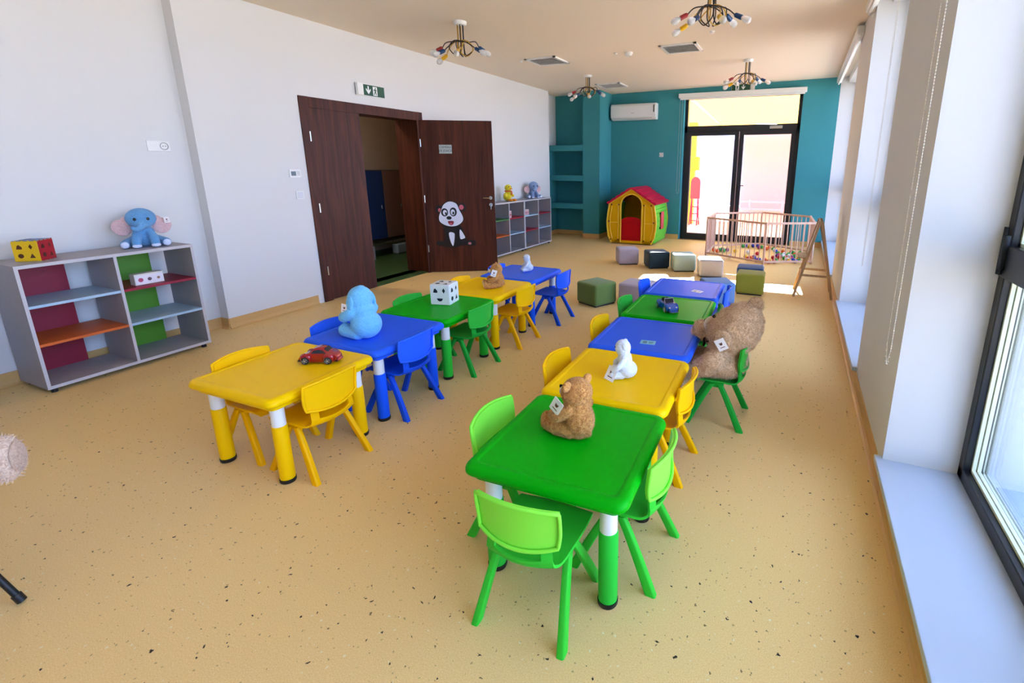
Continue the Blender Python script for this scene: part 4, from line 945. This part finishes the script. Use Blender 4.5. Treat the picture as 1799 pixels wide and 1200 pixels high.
# cards lying on the tables
def card(label, loc, rz, c):
    bm = B(); box(bm, (-.045, -.032, 0), (.045, .032, .0015)); box(bm, (-.03, -.018, .0015), (-.005, .012, .0022), mi=1); box(bm, (.005, .0, .0015), (.032, .008, .0022), mi=1); box(bm, (.005, -.016, .0015), (.03, -.009, .0022), mi=1)
    o = obj('toy_card', bm, [P('card_'+c, c, .4), P('card_print', '3a7090', .5)], None, loc=loc, rot=(0, 0, rz)); tag(o, label, 'card')
card('pale blue card lying on the blue table beside the giant bear', (-.755, 2.645, .4677), R(8), '7cc6e0')
card('small white card lying on the far blue table of the right row', (-.72, 3.985, .4677), R(-20), 'e4e8ec')

# ------------------------------------------------------------ playhouse
r = thing('playhouse', 'small plastic playhouse with yellow front, green side and red roof by the teal wall', 'playhouse', (-2.98, 8.97, 0), R(1))
M_PY = plast('house_yellow', 'e8b010', .4); M_PG = plast('house_green', '6cc63a', .4); M_PR = plast('house_roof', 'c81c40', .4); M_PRD = plast('house_door', 'c01018', .35)
hw_ = [(-.41, .02), (-.47, .15), (-.495, .32), (-.50, .45), (-.48, .62), (-.45, .79), (-.30, .885), (0, 1.07), (.30, .885), (.45, .79), (.48, .62), (.50, .45), (.495, .32), (.47, .15), (.41, .02)]
def arch(w_, z0, zs, n=12): return [(w_*math.cos(PI*k/n), zs+w_*math.sin(PI*k/n)) for k in range(n+1)]
def panel_arch(bm, outer, w_, zs, y0, y1, z0):
    # strips between the outline and a door arch: polygon with a notch from the bottom
    half = len(outer)//2
    L_ = outer[:half+1]; Rr = outer[half:]
    ar = arch(w_, z0, zs, 16)      # from right to left over the top
    aR = [(w_, z0)]+ar[:9]; aL = ar[8:]+[(-w_, z0)]
    for poly in (Rr+[(aR[0])]+aR[1:], L_+aL[0:]):
        prism(bm, poly, abs(y1-y0), Matrix.Translation((0, y1, 0)) @ Matrix.Rotation(R(90), 4, 'X'))
bm = B(); panel_arch(bm, hw_, .215, .76, 0, .035, .02); box(bm, (-.41, 0, .02), (.41, .035, .07))
fr = obj('front_wall', bm, M_PY, r)
bm = B()
tube(bm, [(x, -.004, z) for x, z in hw_], .016, 8, closed=False)
tube(bm, [(.215, -.004, .03)]+[(x, -.004, z) for x, z in arch(.215, 0, .76, 16)]+[(-.215, -.004, .03)], .014, 8)
for s_ in (-1, 1):
    tube(bm, crom([(s_*.27, -.002, .10), (s_*.27, -.002, .72), (s_*.30, -.002, .76)], 3), .009, 6); tube(bm, crom([(s_*.39, -.002, .10), (s_*.435, -.002, .30), (s_*.435, -.002, .50), (s_*.40, -.002, .74)], 4), .009, 6); tube(bm, [(s_*.27, -.002, .42), (s_*.43, -.002, .42)], .008, 6)
obj('moulded_trim', bm, P('house_yellow_edge', 'f4c830', .4), fr, smooth=True)
for x, z in ((-.42, .08), (-.26, .08), (.26, .08), (.42, .08), (-.455, .44), (.455, .44), (-.40, .77), (-.255, .77), (.255, .77), (.40, .77)):
    bm = B(); cyl(bm, (x, -.022, z), (x, .0, z), .013, n=12); obj('screw_cap', bm, P('cap_brown', '4a1c10', .5), fr)
bm = B(); hw2 = hw_; prism(bm, hw2, .035, Matrix.Translation((0, .985, 0)) @ Matrix.Rotation(R(90), 4, 'X')); obj('back_wall', bm, M_PY, r)
bm = B(); prism(bm, [(-.205, .07), (.205, .07), (.205, .47), (.17, .50), (.08, .535), (-.08, .535), (-.17, .50), (-.205, .47)], .03, Matrix.Translation((0, .035, 0)) @ Matrix.Rotation(R(90), 4, 'X')); tube(bm, [(-.17, .0, .12), (.17, .0, .12), (.17, .0, .44), (-.17, .0, .44)], .006, 6, closed=True); obj('half_door', bm, M_PRD, r)
for s_, nm in ((1, 'r'), (-1, 'l')):
    bm = B(); n = 9
    for k in range(n):
        z0_ = .03+.74*k/n; z1_ = .03+.74*(k+1)/n
        xo = .44+.05*math.sin(PI*(z0_+z1_)/2/.8)
        for (ya, yb) in (((.035, .95),) if not (3 <= k <= 6) else ((.035, .34), (.60, .95))):
            box(bm, (s_*(xo-.03), ya, z0_), (s_*(xo+.006), yb, z1_), .007, 2)
    sw = obj('side_wall', bm, M_PG, r, smooth=True)
    bm = B(); [box(bm, (s_*.49, a, .28), (s_*.515, b, .62), .008, 2) for a, b in ((.36, .465), (.475, .58))]; obj('window_shutter', bm, P('shutter_red', 'd83848', .4), sw, smooth=True)
    bm = B(); [box(bm, (s_*.49, .30, z), (s_*.52, .34, z+.03), .003, 1) for z in (.30, .58)]; obj('shutter_latch', bm, M_BLACK, sw)
for s_ in (-1, 1):
    bm = B(); a = Vector((0, 0, 1.095)); b = Vector((s_*.485, 0, .785)); d = (b-a); nrm = Vector((-d.z, 0, d.x)).normalized()*(s_)
    if nrm.z < 0: nrm = -nrm
    for k in range(5):
        p0 = a+d*k/5; p1 = a+d*(k+1)/5; t0 = .022; t1 = .034
        q = [p0, p1, p1+nrm*t1, p0+nrm*t0*.6]
        for j in range(6):
            y0_ = -.045+1.08*j/6; y1_ = y0_+1.08/6-.006
            A = [bm.verts.new(v+Vector((0, y0_, 0))) for v in q]; Q = [bm.verts.new(v+Vector((0, y1_, 0))) for v in q]
            for i in range(4): bm.faces.new((A[i], A[(i+1) % 4], Q[(i+1) % 4], Q[i]))
            bm.faces.new(A); bm.faces.new(Q[::-1])
    q = [a, b, b-nrm*.012, a-nrm*.012]; A = [bm.verts.new(v+Vector((0, -.045, 0))) for v in q]; Q = [bm.verts.new(v+Vector((0, 1.035, 0))) for v in q]
    for i in range(4): bm.faces.new((A[i], A[(i+1) % 4], Q[(i+1) % 4], Q[i]))
    bm.faces.new(A); bm.faces.new(Q[::-1])
    obj('roof_panel', bm, M_PR, r)

# ------------------------------------------------------------ cube stools
def stool(cn, hx, x, y, rz, label):
    r = thing('cube_stool', label, 'stool', (x, y, 0), rz, 'upholstered cube stools')
    m = P('upholstery_'+cn, hx, .85, var=.08, vscale=60, bump=.12, bscale=900, sheen=.2)
    bm = B(); s = .162; box(bm, (-s, -s, .012), (s, s, .252), .028, 4); obj('cushion', bm, m, r, smooth=True)
    bm = B(); tube(bm, [(x_, y_, .226) for x_, y_ in rrect(2*s+.001, 2*s+.001, .028, 5)], .0022, 6, closed=True); obj('seam', bm, m, r, smooth=True)
    bm = B(); box(bm, (-s+.02, -s+.02, 0), (s-.02, s-.02, .014)); obj('base_board', bm, M_BLACK, r)
stool('mauve', 'b3a4b0', -2.43, 7.15, .5, 'mauve-grey cube stool at the left end of the back row, below the playhouse')
stool('navy', '0c2a3a', -1.92, 7.05, .56, 'dark navy cube stool, second from the left in the back row')
stool('mint', 'a9bdb4', -1.50, 6.99, .41, 'pale mint cube stool, third in the back row, lit on top')
stool('lightgrey', 'b9b4ba', -1.065, 6.77, .3, 'light grey cube stool at the right end of the back row, beside the playpen')
stool('olive', '9c982c', -.45, 6.02, .03, 'olive yellow cube stool in front of the playpen')
stool('denim', '35568f', -.49, 6.40, .05, 'dark blue cube stool just behind the olive yellow one')
stool('skyblue', '6f92c8', -.76, 5.42, .45, 'light blue cube stool behind the far blue table')
stool('green', '66803a', -1.994, 4.83, -.44, 'moss green cube stool standing alone between the two table rows')
stool('mauve', 'b3a4b0', -1.57, 4.99, -.08, 'mauve-grey cube stool half hidden behind the moss green one')

# ------------------------------------------------------------ playpen with balls
r = thing('playpen', 'six-sided wooden playpen with pink-beige bars in front of the glass door', 'playpen', (-.55, 8.8, 0))
PV = [(-1.40, 8.36), (-.42, 7.86), (.27, 8.22), (.22, 9.28), (-.62, 9.78), (-1.41, 9.22)]
PV = [Vector((x+.55, y-8.8, 0)) for x, y in PV]; HP = .665
for k in range(6):
    a, b = PV[k], PV[(k+1) % 6]; d = (b-a); L_ = d.length; d.normalize(); n = max(9, round(L_/.085))
    M_ = Matrix.Translation(a) @ Matrix.Rotation(math.atan2(d.y, d.x), 4, 'Z')
    for z in (.03, HP-.032): bm = B(); box(bm, (.0, -.014, z), (L_, .014, z+.032), .006, 2, M=M_); obj('rail', bm, M_PEN, r)
    for j in range(1, n): bm = B(); q = a.lerp(b, j/n); cyl(bm, q+Vector((0, 0, .06)), q+Vector((0, 0, HP-.03)), .0075, n=8, caps=False); obj('bar', bm, M_PEN, r, smooth=True)
    bm = B(); cyl(bm, a, a+Vector((0, 0, HP+.004)), .017, n=12); obj('corner_post', bm, M_PEN, r, smooth=True)
BC = {'red': 'c81828', 'blue': '2038a8', 'yellow': 'f0c018', 'orange': 'e8601c', 'green': '3aa040', 'purple': '7a2080', 'white': 'e8e8ec'}
ballm = {}
cps = list(BC); pos = []
def inpen(p, mgn=.06):
    for k in range(6):
        a = PV[k]+Vector((-.55, 8.8, 0)); b = PV[(k+1) % 6]+Vector((-.55, 8.8, 0)); d = (b-a).normalized()
        if d.x*(p[1]-a.y)-d.y*(p[0]-a.x) < mgn: return False
    return True
def addballs(n, cx, cy, sx, sy, z=.035, tries=400):
    c = 0
    for _ in range(tries):
        if c >= n: break
        p = (random.gauss(cx, sx), random.gauss(cy, sy), z)
        if not inpen(p): continue
        if any((p[0]-q[0])**2+(p[1]-q[1])**2+(p[2]-q[2])**2 < .069**2 for q in pos): continue
        pos.append(p); c += 1
addballs(22, .02, 8.45, .16, .18); addballs(10, -.05, 8.9, .14, .2); addballs(9, -1.2, 8.75, .12, .2); addballs(12, -.7, 9.45, .35, .10); addballs(6, -.75, 8.25, .12, .1); addballs(6, -.35, 8.05, .08, .05); addballs(3, -.5, 8.7, .4, .35)
first = None
for p in pos:
    cn = random.choice(cps)
    if cn not in ballm:
        bm = B(); ell(bm, (0, 0, 0), .035, sub=2); o = obj('play_ball', bm, P('ball_'+cn, BC[cn], .35), smooth=True, angle=180); ballm[cn] = o
    else: o = ballm[cn].copy(); COL.objects.link(o)
    o.location = p; tag(o, cn+' plastic ball on the floor inside the wooden playpen', 'ball', cn+' balls in the wooden playpen')

# ------------------------------------------------------------ easel
r = thing('easel', 'folding wooden child easel by the right wall next to the playpen', 'easel', (.25, 6.22, 0))
for s_ in (-1, 1):
    y = s_*.20
    for x0, x1 in ((-.205, .0), (.205, .02)):
        bm = B(); a = Vector((x1, y*.9, .90)); b = Vector((x0, y, .0)); d = b-a
        M_ = Matrix.Translation(a) @ d.to_track_quat('Z', 'Y').to_matrix().to_4x4(); box(bm, (-.009, -.014, 0), (.009, .014, d.length), .003, 1, M=M_); obj('leg', bm, M_EASEL, r)
    bm = B(); box(bm, (-.16, y-.008, .255), (.16, y+.008, .28), .002, 1); cyl(bm, (-.155, y-.012, .267), (-.155, y+.012, .267), .012, n=12); cyl(bm, (.155, y-.012, .267), (.155, y+.012, .267), .012, n=12); obj('spreader', bm, M_EASEL, r)
dz = Vector((-.205, 0, -.90)).normalized()
for s_ in (-1, 1):
    bm = B(); a = Vector((s_*.012-.0*s_, 0, .885)); dd = Vector((s_*.225, 0, -.90)).normalized()
    M_ = Matrix.Translation(a) @ Matrix(((dd.x, 0, -dd.z*1, 0), (0, 1, 0, 0), (dd.z, 0, dd.x, 0), (0, 0, 0, 1)))
    box(bm, (.0, -.185, .012 if s_ < 0 else -.020), (.40, .185, .020 if s_ < 0 else -.012), .002, 1, M=M_); obj('drawing_board', bm, P('board_grey', '8d8580', .6) if s_ > 0 else P('board_pale', 'cfc4b8', .5), r)
bm = B(); box(bm, (-.20, -.19, .46), (-.10, .19, .475), .003, 1); obj('paint_tray', bm, M_EASEL, r)
bm = B(); [cyl(bm, (0, -.19, z), (0, .19, z), .008, n=8) for z in (.895,)]; [cyl(bm, (x, -.19, .268), (x, .19, .268), .008, n=8) for x in (-.145, .145)]; obj('cross_bar', bm, M_EASEL, r)
